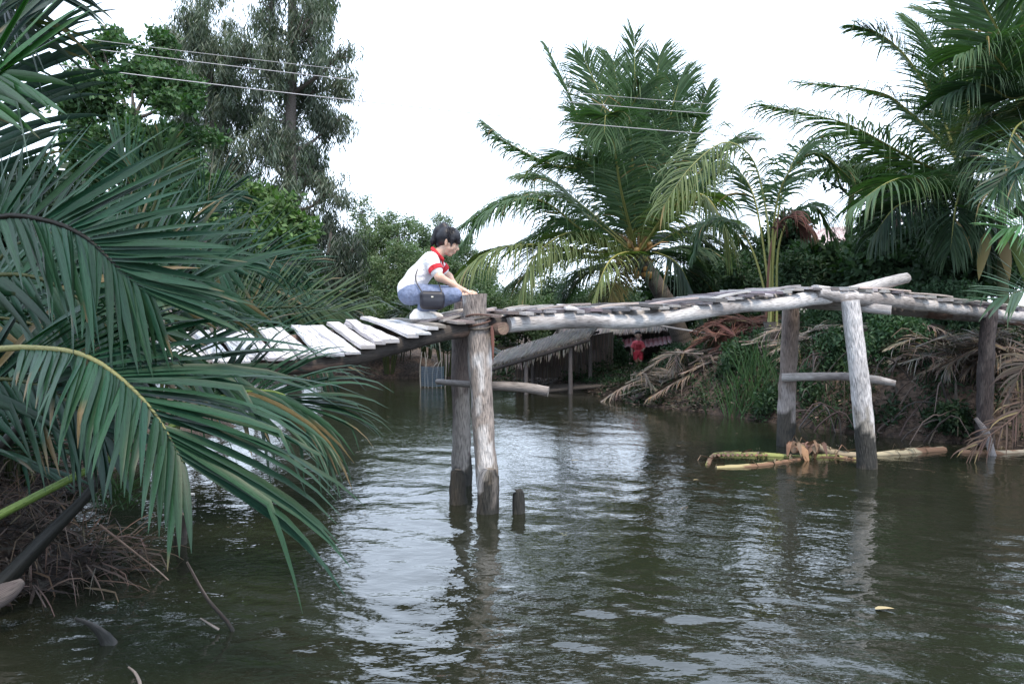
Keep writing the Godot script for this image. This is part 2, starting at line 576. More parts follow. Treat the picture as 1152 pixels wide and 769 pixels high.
func coconut(label: String, base: Vector3, crown: Vector3, cpx: Vector2, d: float, fr: Array, o := {}) -> Node3D:
	var t := thing("coconut_palm", label, "palm", base)
	var mb := MB.new()
	var tp: PackedVector3Array = spline([base - Vector3(0, .3, 0), base.lerp(crown, .5) + o.get("bow", Vector3.ZERO), crown], 60)
	var r: float = o.get("r", .17)
	var ring := func(q, a, m, p): return Color(.17, .15, .135) * (1.0 if fmod(m, .13) > .03 else .55) * (.8 + .5 * nz.get_noise_3d(p.x * 90, p.y * 30, p.z * 90))
	tube(mb, tp, [r * 1.5, r * 1.05, r, r * .9, r * 1.15], 12, Color.WHITE, .12, 3.0, ring)
	part("trunk", mb, M.bark, t)
	for f in fr:
		var path := [crown + rv(.1)]
		for k in range(0, f.size() - 1):
			var e: Array = f[k]
			path.append(P(e[0], e[1], d + e[2]))
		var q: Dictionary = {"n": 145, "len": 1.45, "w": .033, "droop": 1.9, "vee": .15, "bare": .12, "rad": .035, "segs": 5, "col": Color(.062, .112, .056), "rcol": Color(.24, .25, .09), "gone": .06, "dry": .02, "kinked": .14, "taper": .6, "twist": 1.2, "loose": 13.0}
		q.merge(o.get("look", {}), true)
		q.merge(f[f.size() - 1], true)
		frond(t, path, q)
	return t

# ---------------------------------------------------------------- the footbridge
const BO := Vector3(-.25, 0, -8.65)
const BA := Vector3(.876, 0, -.482)
const BC := Vector3(-.482, 0, -.876)
const HS := [-4.5, -3.0, -2.0, -1.5, -1.0, -.5, 0.0, 1.0, 2.0, 3.0, 4.0, 5.0, 6.0, 7.0, 8.0, 10.0]
const HN := [1.44, 1.42, 1.41, 1.46, 1.58, 1.70, 1.78, 1.80, 1.84, 1.95, 2.05, 2.03, 1.94, 1.87, 1.78, 1.7]
const HF := [1.55, 1.58, 1.61, 1.66, 1.70, 1.73, 1.78, 1.80, 1.85, 1.95, 2.05, 2.03, 1.94, 1.88, 1.80, 1.7]
func deck(s: float, c: float) -> Vector3:          # s along the bridge, c across from -0.5 near to 0.5 far
	var i := 0
	while i < HS.size() - 2 and s > HS[i + 1]: i += 1
	var q: float = (s - HS[i]) / (HS[i + 1] - HS[i])
	var y := lerpf(lerpf(HN[i], HN[i + 1], q), lerpf(HF[i], HF[i + 1], q), c + .5)
	return BO + BA * s + BC * c + Vector3(0, y, 0)
func board(a: Vector3, b: Vector3, along: Vector3, width: float, thick: float, col: Color, bow := .01) -> MB:
	var mb := MB.new()
	var n := 7
	var d := (b - a).normalized()
	var side := (along - d * along.dot(d)).normalized()
	var up := side.cross(d)
	if up.y < 0: up = -up
	var rows := []
	var sd := rf(0, 900)
	for k in n + 1:
		var t := float(k) / n
		var wl := width * (.5 + .11 * nz.get_noise_2d(sd, t * 160))
		var wr := width * (.5 + .11 * nz.get_noise_2d(sd + 50, t * 160))
		var c := a.lerp(b, t) + up * bow * sin(t * PI) + side * .012 * nz.get_noise_2d(sd + 99, t * 120)
		var th := thick * (1 + .25 * nz.get_noise_2d(sd + 20, t * 200))
		rows.append([c - side * wl, c + side * wr, c + side * wr * .93 + up * th, c - side * wl * .93 + up * th])
	var ln := a.distance_to(b)
	var u0 := rf(0, 5)
	var cen := a.lerp(b, .5) + up * thick * .5
	for k in n:
		for f in 4:
			var g := (f + 1) % 4
			var p: Array = rows[k]
			var q: Array = rows[k + 1]
			face(mb, p[f], q[f], q[g], p[g], col, Vector2(u0 + f * .3, ln * k / n + u0), Vector2(u0 + f * .3 + .25, ln * (k + 1) / n + u0), cen.lerp((p[0] + p[2]) * .5, 1.0))
	for e in [rows[0], rows[n]]:
		face(mb, e[0], e[1], e[2], e[3], col * .85, Vector2(u0, 0), Vector2(u0 + .3, .1), cen)
	return mb
func face(mb: MB, a: Vector3, b: Vector3, c: Vector3, d: Vector3, col: Color, t0: Vector2, t1: Vector2, inside: Vector3) -> void:
	var n := (c - a).cross(b - a).normalized()
	var flip := n.dot((a + c) * .5 - inside) < 0
	if flip: n = -n
	var i := mb.vert(a, n, t0, col)
	mb.vert(b, n, Vector2(t0.x, t1.y), col); mb.vert(c, n, t1, col); mb.vert(d, n, Vector2(t1.x, t0.y), col)
	if flip:
		mb.tri(i, i + 2, i + 1); mb.tri(i, i + 3, i + 2)
	else:
		mb.tri(i, i + 1, i + 2); mb.tri(i, i + 2, i + 3)
# weathered post or log: base tone, pale or brown patches of bark, and a wet, algae dark foot that ends in a ragged tide mark
func log_tone(base: Color, patch: Color, amount: float, wet: float, sd: float) -> Callable:
	return func(q, a, m, p):
		var c := base
		var k := nz.get_noise_3d(cos(a) * 25 + sd * 50, sin(a) * 25, m * 70)
		if k > amount: c = patch
		elif k < -.35: c = base * .72
		var rag := nz.get_noise_3d(cos(a) * 70, sin(a) * 70, sd * 9) * .2 + nz.get_noise_3d(cos(a) * 160, sin(a) * 160, m * 200 + sd * 9) * .12
		if p.y < wet + rag: c = Color(.035, .032, .03) if k < .2 else Color(.07, .06, .05)
		elif p.y < wet + .16 + rag * 1.6: c = c * Color(.55, .52, .46) if k < .15 else c
		return c
func round_log(parent: Node3D, called: String, path: Array, rad: Array, base: Color, patch: Color, amount := .25, wet := -9.0, rough := .12, sides := 14) -> MeshInstance3D:
	var ln := 0.0
	for k in path.size() - 1: ln += path[k].distance_to(path[k + 1])
	var mb := MB.new()
	var sd := rf(0, 20)
	tube(mb, spline(path, maxi(8, int(ln / .045))), rad, sides, base, rough, sd, log_tone(base, patch, amount, wet, sd))
	return part(called, mb, M.wood, parent)

func build_bridge() -> void:
	var b := thing("footbridge", "crooked grey plank footbridge on log posts across the creek", "bridge", Vector3(-.25, 0, -8.65))
	var grey := Color(.36, .34, .33)
	var pale := Color(.56, .54, .53)
	var brown := Color(.2, .13, .1)
	var dark := Color(.07, .055, .05)
	# posts
	round_log(b, "post", [W(549, 574) + Vector3(0, -.6, 0), W(549, 574), P(543, 460, 8.15), P(534, 331, 8.17)], [.115, .11, .1, .1, .112], Color(.36, .31, .28), Color(.66, .64, .63), .08, .16, .22)
	round_log(b, "post", [W(520, 545) + Vector3(0, -.6, 0), W(520, 545), P(518, 440, 9.2), P(521, 336, 9.1)], [.11, .1, .095, .095], Color(.17, .14, .13), Color(.34, .31, .29), .2, .22, .2)
	round_log(b, "post", [W(976, 526) + Vector3(0, -.6, 0), W(976, 526), P(969, 440, 10.28), P(957, 338, 10.3)], [.125, .12, .11, .105], Color(.68, .66, .66), Color(.78, .77, .77), .1, .4, .08)
	round_log(b, "post", [W(884, 501) + Vector3(0, -.6, 0), W(884, 501), P(887, 420, 11.9), P(890, 342, 11.7)], [.13, .125, .115, .11], Color(.25, .2, .18), Color(.36, .32, .3), .2, .42, .12)
	round_log(b, "post", [P(1108, 500, 11.75), P(1108, 440, 11.75), P(1114, 346, 11.7)], [.12, .105, .1], Color(.055, .045, .045), Color(.1, .085, .08), .3, -9, .22)
	# stringers
	var path := []
	for s in [-3.7, -3.0, -2.0, -1.5, -1.0, -.5, .12]: path.append(deck(s, -.36) + Vector3(0, -.075, 0))
	round_log(b, "stringer", path, [.07, .075, .07], dark, brown, .3)
	path = []
	for s in [-3.7, -3.0, -2.0, -1.5, -1.0, -.5, .12]: path.append(deck(s, .36) + Vector3(0, -.075, 0))
	round_log(b, "stringer", path, [.07, .075, .07], dark, brown, .3)
	path = []
	for s in [.0, .7, 1.5, 2.2, 2.9, 3.4, 3.9, 4.25]: path.append(deck(s, -.44) + Vector3(0, -.092 + .024 * sin(s * 3.1), 0) + BC * .03 * sin(s * 5.0))
	round_log(b, "stringer", path, [.072, .078, .068, .08, .07, .085, .08], Color(.47, .44, .43), Color(.66, .64, .63), .0, -9, .16)
	path = []
	for s in [4.0, 4.6, 5.5, 6.5, 7.5, 9.6]: path.append(deck(s, -.45) + Vector3(0, -.08 + (.05 if s < 4.3 else 0.0), 0))
	round_log(b, "stringer", path, [.085, .09, .07, .075], Color(.36, .33, .32), Color(.62, .59, .58), .05, -9, .16)
	path = []
	for s in [-.1, 1.0, 2.0, 3.0, 3.9, 5.0]: path.append(deck(s, .38) + Vector3(0, -.1, 0))
	round_log(b, "stringer", path, [.085, .09, .08], grey, pale, .1, -9, .13)
	path = []
	for s in [4.4, 5.5, 6.5, 7.5, 9.6]: path.append(deck(s, .4) + Vector3(0, -.09, 0))
	round_log(b, "stringer", path, [.085, .08, .08], grey, brown, .2, -9, .13)
	# logs of the trestle on the right
	round_log(b, "cross_log", [P(905, 341, 11.2), P(950, 343, 10.75), P(1003, 349, 10.5)], [.07, .07, .055], grey, pale, .0, -9, .12)
	round_log(b, "cross_log", [P(948, 331, 10.55), P(985, 321, 10.75), P(1021, 312, 10.95)], [.075, .07, .06], Color(.46, .44, .43), pale, .1, -9, .13)
	round_log(b, "cross_log", [deck(-.14, -.62) + Vector3(0, -.1, 0), deck(-.14, 0) + Vector3(0, -.13, 0), deck(-.14, .6) + Vector3(0, -.1, 0)], [.06, .065, .06], brown, Color(.36, .25, .18), .1)
	# braces
	round_log(b, "brace", [P(492, 429, 9.0), P(540, 433, 8.5), P(585, 435, 8.4), P(617, 440, 8.35)], [.028, .04, .046, .05], Color(.3, .27, .25), Color(.42, .38, .36), .1, -9, .16, 10)
	round_log(b, "brace", [P(880, 424, 11.75), P(940, 423, 11.5), P(985, 427, 11.3), P(1008, 431, 11.2)], [.055, .05, .055, .035], Color(.34, .31, .3), pale, .2, -9, .22, 10)
	# rope and cloth bindings at the joint over the water
	for k in 4:
		var mb := MB.new()
		var ring := PackedVector3Array()
		for j in 15:
			var a := TAU * j / 14.0
			ring.append(P(538, 357 + k * 3.2, 8.16) + Vector3(cos(a) * .116, sin(a + k) * .03, sin(a) * .116))
		tube(mb, ring, [.009, .009], 6, Color(.1, .055, .045) if k % 2 == 0 else Color(.09, .075, .065), 0.0, 0.0, null, false)
		part("binding", mb, M.dry, b)
	var st := MB.new()
	blade(st, P(553, 366, 8.05), Vector3(.06, -1, .05), Vector3(1, 0, .3), .34, .035, 6, .6, Color(.16, .075, .06), .2, .5)
	part("bark_strip", st, M.dry, b)
	# planks, each its own board
	var s := -3.5
	while s < -.72:
		var near := deck(s + rf(-.02, .02), -.5 + rf(-.07, .03)) + Vector3(0, rf(-.008, .012), 0)
		var far := deck(s + rf(-.07, .07), .5 + rf(-.07, .1)) + Vector3(0, rf(-.015, .03), 0)
		var w := rf(.085, .165)
		part("plank", board(near, far, BA, w, rf(.022, .034), jit(Color(.64, .63, .65), .13), rf(-.012, .015)), M.plank, b)
		s += w * rf(.93, 1.03)
	s = -.7
	while s < .12:
		var w := rf(.09, .14)
		part("plank", board(deck(s + rf(-.06, .06), -.52 + rf(-.06, .06)) + Vector3(0, rf(-.01, .01), 0), deck(s + rf(-.06, .06), .5), BA, w, rf(.018, .03), jit(Color(.26, .22, .2), .25), .006), M.plank, b)
		s += w * 1.06
	s = .18
	while s < 8.6:
		var w := rf(.09, .17)
		var tone := jit(Color(.2, .18, .19), .35) if rng.randf() < .6 else jit(Color(.48, .46, .46), .15)
		part("plank", board(deck(s + rf(-.05, .05), -.53 + rf(-.06, .05)) + Vector3(0, rf(-.012, .02), 0), deck(s + rf(-.06, .06), .5 + rf(-.05, .08)) + Vector3(0, rf(-.01, .02), 0), BA, w, rf(.02, .034), tone, rf(-.01, .02)), M.plank, b)
		s += w * rf(.96, 1.15)
	# loose slats and split wood lying on the deck
	for e in [[-.62, -.3, .0, -.16, .07], [-.75, -.12, -.05, -.25, .06], [-.55, .1, .05, .2, .08], [.12, -.42, .62, -.2, .07], [.1, -.25, .7, -.42, .06], [.15, -.1, .55, .15, .06], [.3, -.45, .95, -.38, .05], [.95, -.44, 1.5, -.42, .07], [1.6, -.42, 2.3, -.4, .06], [2.5, -.42, 3.05, -.38, .08], [3.3, -.4, 3.9, -.3, .07], [4.7, -.45, 5.6, -.47, .08], [5.5, -.44, 6.5, -.4, .08], [6.3, -.48, 7.3, -.45, .07], [7.2, -.45, 8.2, -.4, .08]]:
		part("slat", board(deck(e[0], e[1]) + Vector3(0, .03, 0), deck(e[2], e[3]) + Vector3(0, rf(.036, .075), 0), BC, e[4], .018, jit(Color(.44, .4, .38), .3), .01), M.plank, b)
	part("slat", board(P(632, 344, 8.75), P(645, 349, 8.45), BA, .12, .02, Color(.6, .58, .58), 0.0), M.plank, b)
	part("slat", board(P(842, 331, 10.1), P(852, 334, 9.75), BA, .13, .02, Color(.6, .58, .58), 0.0), M.plank, b)
	# broken stumps beside the posts
	for e in [[548, 577, 527, .118, "thick broken stump hugging the peeling front bridge post", 1.0], [515, 566, 528, .095, "dark wet stump in front of the rear bridge post", .0], [583, 577, 553, .062, "small black stub alone in the water beside the bridge posts", .0]]:
		var o := W(e[0], e[1])
		var h: float = (e[1] - e[2]) * PX * -o.z
		var mb := MB.new()
		var tone := log_tone(Color(.25, .22, .2), Color(.45, .43, .42), .0, .12 + .1 * e[5] if e[5] > 0 else 9.0, rf(0, 9))
		tube(mb, spline([o - Vector3(0, .5, 0), o + Vector3(0, h * .6, 0), o + Vector3(rf(-.02, .02), h, 0)], 22), [e[3], e[3] * 1.02, e[3] * .94, e[3] * .8, e[3] * .45], 12, Color.WHITE, .35, rf(0, 30), tone)
		solo("stump", mb, M.wood, o, e[4], "stump", "broken stumps around the bridge posts")

# ---------------------------------------------------------------- people
func build_woman() -> void:
	var at := Vector3(-.77, 1.725, -8.36)
	var t := thing("person", "person in white red-trimmed polo and jeans squatting on the footbridge", "person", at)
	var L := func(x, y, z): return at + Vector3(x, y, z)
	var f := Vector3(.94, -.34, 0)
	var u := Vector3(.34, .94, 0)
	var z := Vector3(0, 0, 1)
	var H: Vector3 = L.call(.165, .735, 0)
	var sk := Color(.56, .37, .28)
	var skc := func(p): return sk
	var mb := MB.new()
	var body := [
		[L.call(-.19, .26, .06), L.call(-.19, .26, -.06), .1, .1], [L.call(-.19, .27, 0), L.call(-.13, .38, 0), .1, .09], [L.call(-.13, .38, 0), L.call(-.01, .52, 0), .09, .1], [L.call(.01, .545, .08), L.call(.01, .545, -.08), .07, .07],
		[L.call(.05, .59, 0), H - u * .075 - f * .02, .052, .047],
		[L.call(.02, .565, .13), L.call(.1, .40, .2), .046, .037], [L.call(.1, .40, .2), L.call(.31, .285, .14), .037, .024],
		[L.call(.02, .565, -.13), L.call(.16, .41, -.19), .046, .037], [L.call(.16, .41, -.19), L.call(.31, .22, -.03), .037, .024],
		[L.call(-.17, .25, .09), L.call(.24, .235, .15), .085, .058], [L.call(.24, .235, .15), L.call(-.07, .1, .12), .055, .035],
		[L.call(-.17, .25, -.09), L.call(.26, .25, -.12), .085, .058], [L.call(.26, .25, -.12), L.call(-.03, .1, -.11), .055, .035],
		[L.call(-.09, .05, .12), L.call(-.01, .04, .125), .033, .025], [L.call(-.05, .05, -.11), L.call(.03, .04, -.115), .033, .025]]
	skin_net(body, .012, .035, mb, skc)
	var head := [[H + u * .03 - f * .02, H + u * .03 + f * .015, .085, .08], [H - u * .04 + f * .03, H - u * .02 + f * .03, .06, .066], [H - u * .098 + f * .058, H - u * .085 + f * .03, .024, .04],
		[H + u * .012 + f * .088, H - u * .03 + f * .108, .008, .012], [H - u * .034 + f * .1, H - u * .036 + f * .112, .014, .009], [H - u * .062 + f * .093 + z * .012, H - u * .062 + f * .093 - z * .012, .01, .01], [H - u * .075 + f * .09, H - u * .075 + f * .088, .01, .01],
		[H + u * .03 + f * .078 + z * .03, H + u * .03 + f * .078 - z * .03, .016, .016], [H - u * .075 - f * .02, H - u * .12 - f * .045, .045, .047]]
	for sg in [-1.0, 1.0]:
		head.append([H + u * .012 - f * .012 + z * .082 * sg, H - u * .035 - f * .002 + z * .078 * sg, .013, .009])
		head.append([H - u * .03 + f * .07 + z * .03 * sg, H - u * .05 + f * .05 + z * .045 * sg, .022, .02])
	skin_net(head, .005, .018, mb, func(p): return Color(.5, .22, .18) if (p - (H - u * .066 + f * .102)).length() < .014 else sk)
	# hands: palm, four bent fingers, thumb from the palm's side
	for e in [[L.call(.31, .285, .14), Vector3(.9, -.32, -.38), Vector3(.2, -.1, .95), 1.0], [L.call(.31, .22, -.03), Vector3(.85, .25, .35), Vector3(-.1, -.75, .65), -1.0]]:
		var w: Vector3 = e[0]
		var d: Vector3 = e[1].normalized()
		var a: Vector3 = (e[2] - d * e[2].dot(d)).normalized()
		var dn := d.cross(a)
		if dn.y > 0: dn = -dn
		var bones := [[w - d * .03, w + d * .02, .024, .022], [w + d * .02 + a * .022, w + d * .075 + a * .027, .015, .012], [w + d * .02, w + d * .08, .016, .013], [w + d * .02 - a * .02, w + d * .075 - a * .026, .015, .012]]
		var lens := [.062, .072, .068, .052]
		for k in 4:
			var o := w + d * .078 + a * (.03 - k * .02)
			var m: Vector3 = o + (d + dn * .35).normalized() * lens[k] * .5
			bones.append([o, m, .0095, .0085])
			bones.append([m, m + (d * .8 + dn * .75).normalized() * lens[k] * .5, .0085, .0075])
		var th: Vector3 = w + d * .03 + a * .026 * e[3]
		var tm: Vector3 = th + (d * .7 + a * .7 * e[3] + dn * .2).normalized() * .038
		bones.append([th, tm, .012, .0105])
		bones.append([tm, tm + (d * .95 + a * .15 * e[3] + dn * .3).normalized() * .03, .0105, .009])
		skin_net(bones, .004, .01, mb, skc)
	part("body", mb, M.skin, t)
	for sg in [-1.0, 1.0]:
		var eb := MB.new()
		skin_net([[H + u * .004 + f * .083 + z * .024 * sg, H + u * .004 + f * .083 + z * .034 * sg, .008, .007]], .003, .005, eb, func(p): return Color(.02, .015, .012))
		part("eye", eb, M.leather, t)
		eb = MB.new()
		tube(eb, spline([H + u * .024 + f * .094 + z * .014 * sg, H + u * .03 + f * .09 + z * .03 * sg, H + u * .022 + f * .078 + z * .046 * sg], 6), [.003, .0035, .002], 5, Color(.02, .015, .012))
		part("eyebrow", eb, M.hair, t)
	# polo shirt
	mb = MB.new()
	var white := Color(.8, .79, .8)
	skin_net([[L.call(-.195, .285, .065), L.call(-.195, .285, -.065), .105, .105], [L.call(-.19, .3, .03), L.call(-.12, .4, .04), .106, .1], [L.call(-.19, .3, -.03), L.call(-.12, .4, -.04), .106, .1], [L.call(-.12, .4, .04), L.call(-.01, .52, .05), .1, .098], [L.call(-.12, .4, -.04), L.call(-.01, .52, -.05), .1, .098],
		[L.call(.01, .55, .09), L.call(.01, .55, -.09), .08, .08], [L.call(.04, .59, 0), L.call(.05, .605, 0), .06, .058], [L.call(.015, .57, .12), L.call(.07, .46, .175), .066, .062], [L.call(.015, .57, -.12), L.call(.1, .48, -.17), .066, .062]], .011, .03, mb, func(p): return white)
	part("shirt", mb, M.cloth, t)
	var red := Color(.5, .02, .035)
	for e in [[L.call(.055, .49, .165), L.call(.076, .452, .182)], [L.call(.083, .505, -.158), L.call(.108, .468, -.176)]]:
		mb = MB.new()
		tube(mb, line(e[0], e[1], 5), [.068, .071, .069], 18, red, .05, 1.0)
		part("sleeve_cuff", mb, M.cloth, t)
	mb = MB.new()
	var ring := PackedVector3Array()
	for k in 25:
		var a := TAU * k / 24.0
		ring.append(L.call(.062, .612, 0) + Vector3(.86, -.5, 0) * cos(a) * .066 + z * sin(a) * .062 + Vector3(.5, .86, 0) * (.012 - .02 * cos(a)))
	tube(mb, ring, [.02, .02], 8, red, 0, 0, null, false)
	for sg in [-1.0, 1.0]: blade(mb, L.call(.105, .585, .03 * sg), Vector3(.25, -1, .1 * sg), Vector3(.3, .1, sg), .09, .06, 4, .2, red)
	part("collar", mb, M.cloth, t)
	mb = MB.new()
	blade(mb, L.call(.112, .57, 0), Vector3(-.15, -1, 0), z, .16, .035, 5, 0, red)
	part("placket", mb, M.cloth, t)
	# jeans
	mb = MB.new()
	skin_net([[L.call(-.185, .25, .07), L.call(-.185, .25, -.07), .112, .112], [L.call(-.17, .25, .095), L.call(.235, .235, .155), .1, .072], [L.call(.235, .235, .155), L.call(-.06, .115, .125), .068, .05], [L.call(-.17, .25, -.095), L.call(.26, .25, -.12), .1, .072], [L.call(.26, .25, -.12), L.call(-.02, .115, -.115), .068, .05]], .011, .02, mb, func(p): return Color(.16, .21, .36).lerp(Color(.24, .29, .42), clampf(.5 + .6 * nz.get_noise_3d(p.x * 60, p.y * 60, p.z * 60), 0, 1)))
	part("jeans", mb, M.denim, t)
	for e in [[-.115, .12], [-.07, -.115]]:
		mb = MB.new()
		var o: Vector3 = L.call(e[0], 0, e[1])
		skin_net([[o + Vector3(0, .07, 0), o + Vector3(.04, .07, 0), .04, .038], [o + Vector3(-.03, .035, 0), o + Vector3(.14, .03, .005), .036, .034], [o + Vector3(.05, .065, 0), o + Vector3(.15, .03, .005), .042, .03], [o + Vector3(-.035, .014, .01), o + Vector3(.17, .014, .012), .024, .022], [o + Vector3(-.035, .014, -.012), o + Vector3(.17, .014, -.01), .024, .022]], .007, .018, mb, func(p): return Color(.75, .74, .73) if p.y - o.y > .014 else Color(.3, .29, .28))
		part("shoe", mb, M.cloth, t)
	# hair: cap, fringe, high ponytail
	mb = MB.new()
	var hc := func(p): return Color(.006, .0055, .008)
	skin_net([[H + u * .045 - f * .025, H + u * .054 + f * .012, .1, .092], [H + u * .01 - f * .05, H - u * .055 - f * .07, .07, .035], [H + u * .06 + f * .05 + z * .03, H + u * .028 + f * .092 + z * .035, .04, .016], [H + u * .06 + f * .05 - z * .03, H + u * .028 + f * .092 - z * .035, .04, .016], [H + u * .06 + f * .055, H + u * .025 + f * .1, .04, .015], [H + u * .03 + f * .04 + z * .07, H - u * .03 + f * .05 + z * .078, .018, .006],
		[H + u * .11 - f * .055, H + u * .125 - f * .085, .035, .036], [H + u * .125 - f * .085, H + u * .07 - f * .125, .038, .034], [H + u * .07 - f * .125, H - u * .04 - f * .135, .036, .022], [H - u * .04 - f * .135, H - u * .09 - f * .13, .022, .008]], .006, .02, mb, hc)
	var tie := H + u * .115 - f * .07
	for j in 260:
		var th := rf(-1.5, 1.5)
		var ph := rf(-.9, .5)
		var q0 := H + u * .05 - f * .008 + (f * cos(th) * cos(ph) + z * sin(th) * cos(ph) + u * sin(ph) * .9) * .101
		if (q0 - H).dot(f) > .05 and (q0 - H).dot(u) < .03: continue
		var mid := q0.lerp(tie, .5)
		mid = H + u * .05 - f * .008 + (mid - (H + u * .05 - f * .008)).normalized() * .103
		tube(mb, spline([q0, mid, tie + rv(.012)], 6), [.0016, .0022], 3, Color(.006, .0055, .008) * rf(.7, 2.2), 0.0, 0.0, null, false)
	for j in 60:
		var o := H - f * rf(.1, .15) + u * rf(-.05, .1) + z * rf(-.025, .025)
		blade(mb, o, -u + Vector3(rf(-.25, .2), 0, rf(-.15, .15)), z, rf(.06, .13), .005, 4, .3, Color(.006, .0055, .008))
	for j in 40:
		var o := H + u * rf(.035, .07) + f * rf(.06, .1) + z * rf(-.06, .075)
		blade(mb, o, f * .5 - u + rv(.2), z, rf(.03, .06), .005, 4, .3, Color(.006, .0055, .008))
	part("hair", mb, M.hair, t)
	# crossbody bag
	var bt := thing("crossbody_bag", "black crossbody bag hanging at the squatting person's hip", "bag", L.call(.03, .2, .25))
	mb = MB.new()
	var c: Vector3 = L.call(.035, .185, .245)
	skin_net([[c + Vector3(-.075, .05, 0), c + Vector3(.085, .045, 0), .034, .034], [c + Vector3(-.065, 0, 0), c + Vector3(.08, -.005, 0), .04, .04], [c + Vector3(-.07, -.045, 0), c + Vector3(.075, -.05, 0), .038, .038]], .007, .03, mb, func(p): return Color(.016, .017, .024))
	part("bag_body", mb, M.leather, bt)
	mb = MB.new()
	tube(mb, line(c + Vector3(-.08, .082, .012), c + Vector3(.09, .077, .012), 4), [.005, .005], 6, Color(.03, .03, .035))
	part("zip", mb, M.leather, bt)
	mb = MB.new()
	tube(mb, line(c + Vector3(.0, .03, .037), c + Vector3(.02, .03, .037), 3), [.007, .007], 6, Color(.6, .58, .5))
	part("badge", mb, M.leather, bt)
	mb = MB.new()
	tube(mb, spline([c + Vector3(-.085, .07, 0), L.call(-.12, .38, .16), L.call(-.09, .5, .12), L.call(-.0, .63, -.03), L.call(.06, .56, -.1)], 22), [.006, .006], 5, Color(.02, .02, .024))
	tube(mb, spline([c + Vector3(.095, .065, 0), L.call(.1, .33, .2), L.call(.06, .4, .12)], 12), [.006, .006], 5, Color(.02, .02, .024))
	part("strap", mb, M.leather, bt)

func build_child() -> void:
	var g := P(718, 412, 22.0)
	g.y = ground_y(g.x, g.z) + .03
	var t := thing("person", "small person in pink red shirt and shorts standing by the hut", "person", g)
	var L := func(x, y, z): return g + Vector3(x, y, z)
	var sk := func(p): return Color(.5, .32, .25)
	var mb := MB.new()
	skin_net([[L.call(0, .47, 0), L.call(0, .66, 0), .085, .095], [L.call(-.06, .68, 0), L.call(.06, .68, 0), .05, .05], [L.call(0, .7, 0), L.call(0, .8, .01), .04, .04], [L.call(-.05, .46, 0), L.call(-.05, .25, .02), .06, .042], [L.call(-.05, .25, .02), L.call(-.055, .05, 0), .04, .028], [L.call(.05, .46, 0), L.call(.055, .25, .01), .06, .042], [L.call(.055, .25, .01), L.call(.06, .05, 0), .04, .028],
		[L.call(-.055, .03, -.01), L.call(-.06, .02, .09), .027, .022], [L.call(.06, .03, -.01), L.call(.07, .02, .09), .027, .022], [L.call(-.1, .67, 0), L.call(-.15, .54, .0), .034, .028], [L.call(-.15, .54, 0), L.call(-.16, .42, .05), .027, .02], [L.call(.1, .67, 0), L.call(.14, .55, .02), .034, .028], [L.call(.14, .55, .02), L.call(.1, .5, .1), .027, .02]], .014, .03, mb, sk)
	skin_net([[L.call(0, .89, 0), L.call(0, .9, 0), .075, .075], [L.call(0, .85, .02), L.call(0, .83, .03), .055, .045], [L.call(0, .87, .075), L.call(0, .855, .09), .009, .012], [L.call(-.078, .88, 0), L.call(-.076, .86, .005), .014, .01], [L.call(.078, .88, 0), L.call(.076, .86, .005), .014, .01], [L.call(-.02, .825, .072), L.call(.02, .825, .072), .008, .008]], .007, .015, mb, sk)
	for e in [[L.call(-.16, .42, .05), Vector3(-.1, -1, .2), 1.0], [L.call(.1, .5, .1), Vector3(-.7, .1, .5), -1.0]]:
		var d: Vector3 = e[1].normalized()
		var a := d.cross(Vector3.RIGHT if absf(d.x) < .5 else Vector3.UP).normalized()
		var bones := [[e[0] - d * .02, e[0] + d * .035, .019, .02]]
		for k in 4: bones.append([e[0] + d * .035 + a * (.018 - k * .012), e[0] + d * (.07 if k in [1, 2] else .062) + a * (.02 - k * .014), .0075, .006])
		bones.append([e[0] + d * .01 + a * .018, e[0] + d * .04 + a * .036, .0085, .007])
		skin_net(bones, .0045, .006, mb, sk)
	part("body", mb, M.skin, t)
	mb = MB.new()
	skin_net([[L.call(0, .49, 0), L.call(0, .66, 0), .094, .102], [L.call(-.07, .68, 0), L.call(.07, .68, 0), .058, .058], [L.call(-.1, .67, 0), L.call(-.135, .59, 0), .05, .05], [L.call(.1, .67, 0), L.call(.13, .59, .01), .05, .05]], .014, .03, mb, func(p): return Color(.5, .05, .07) if p.y - g.y > .53 and p.y - g.y < .65 and absf(p.x - g.x) < .07 else Color(.82, .13, .17))
	part("shirt", mb, M.cloth, t)
	mb = MB.new()
	skin_net([[L.call(0, .44, 0), L.call(0, .46, 0), .1, .1], [L.call(-.055, .43, 0), L.call(-.062, .3, .01), .066, .058], [L.call(.055, .43, 0), L.call(.067, .3, .01), .066, .058]], .014, .015, mb, func(p): return Color(.8, .08, .12))
	part("shorts", mb, M.cloth, t)
	mb = MB.new()
	skin_net([[L.call(0, .92, -.012), L.call(0, .905, -.02), .082, .08], [L.call(-.04, .95, .05), L.call(.04, .95, .05), .028, .028]], .01, .02, mb, func(p): return Color(.015, .013, .013))
	part("hair", mb, M.hair, t)

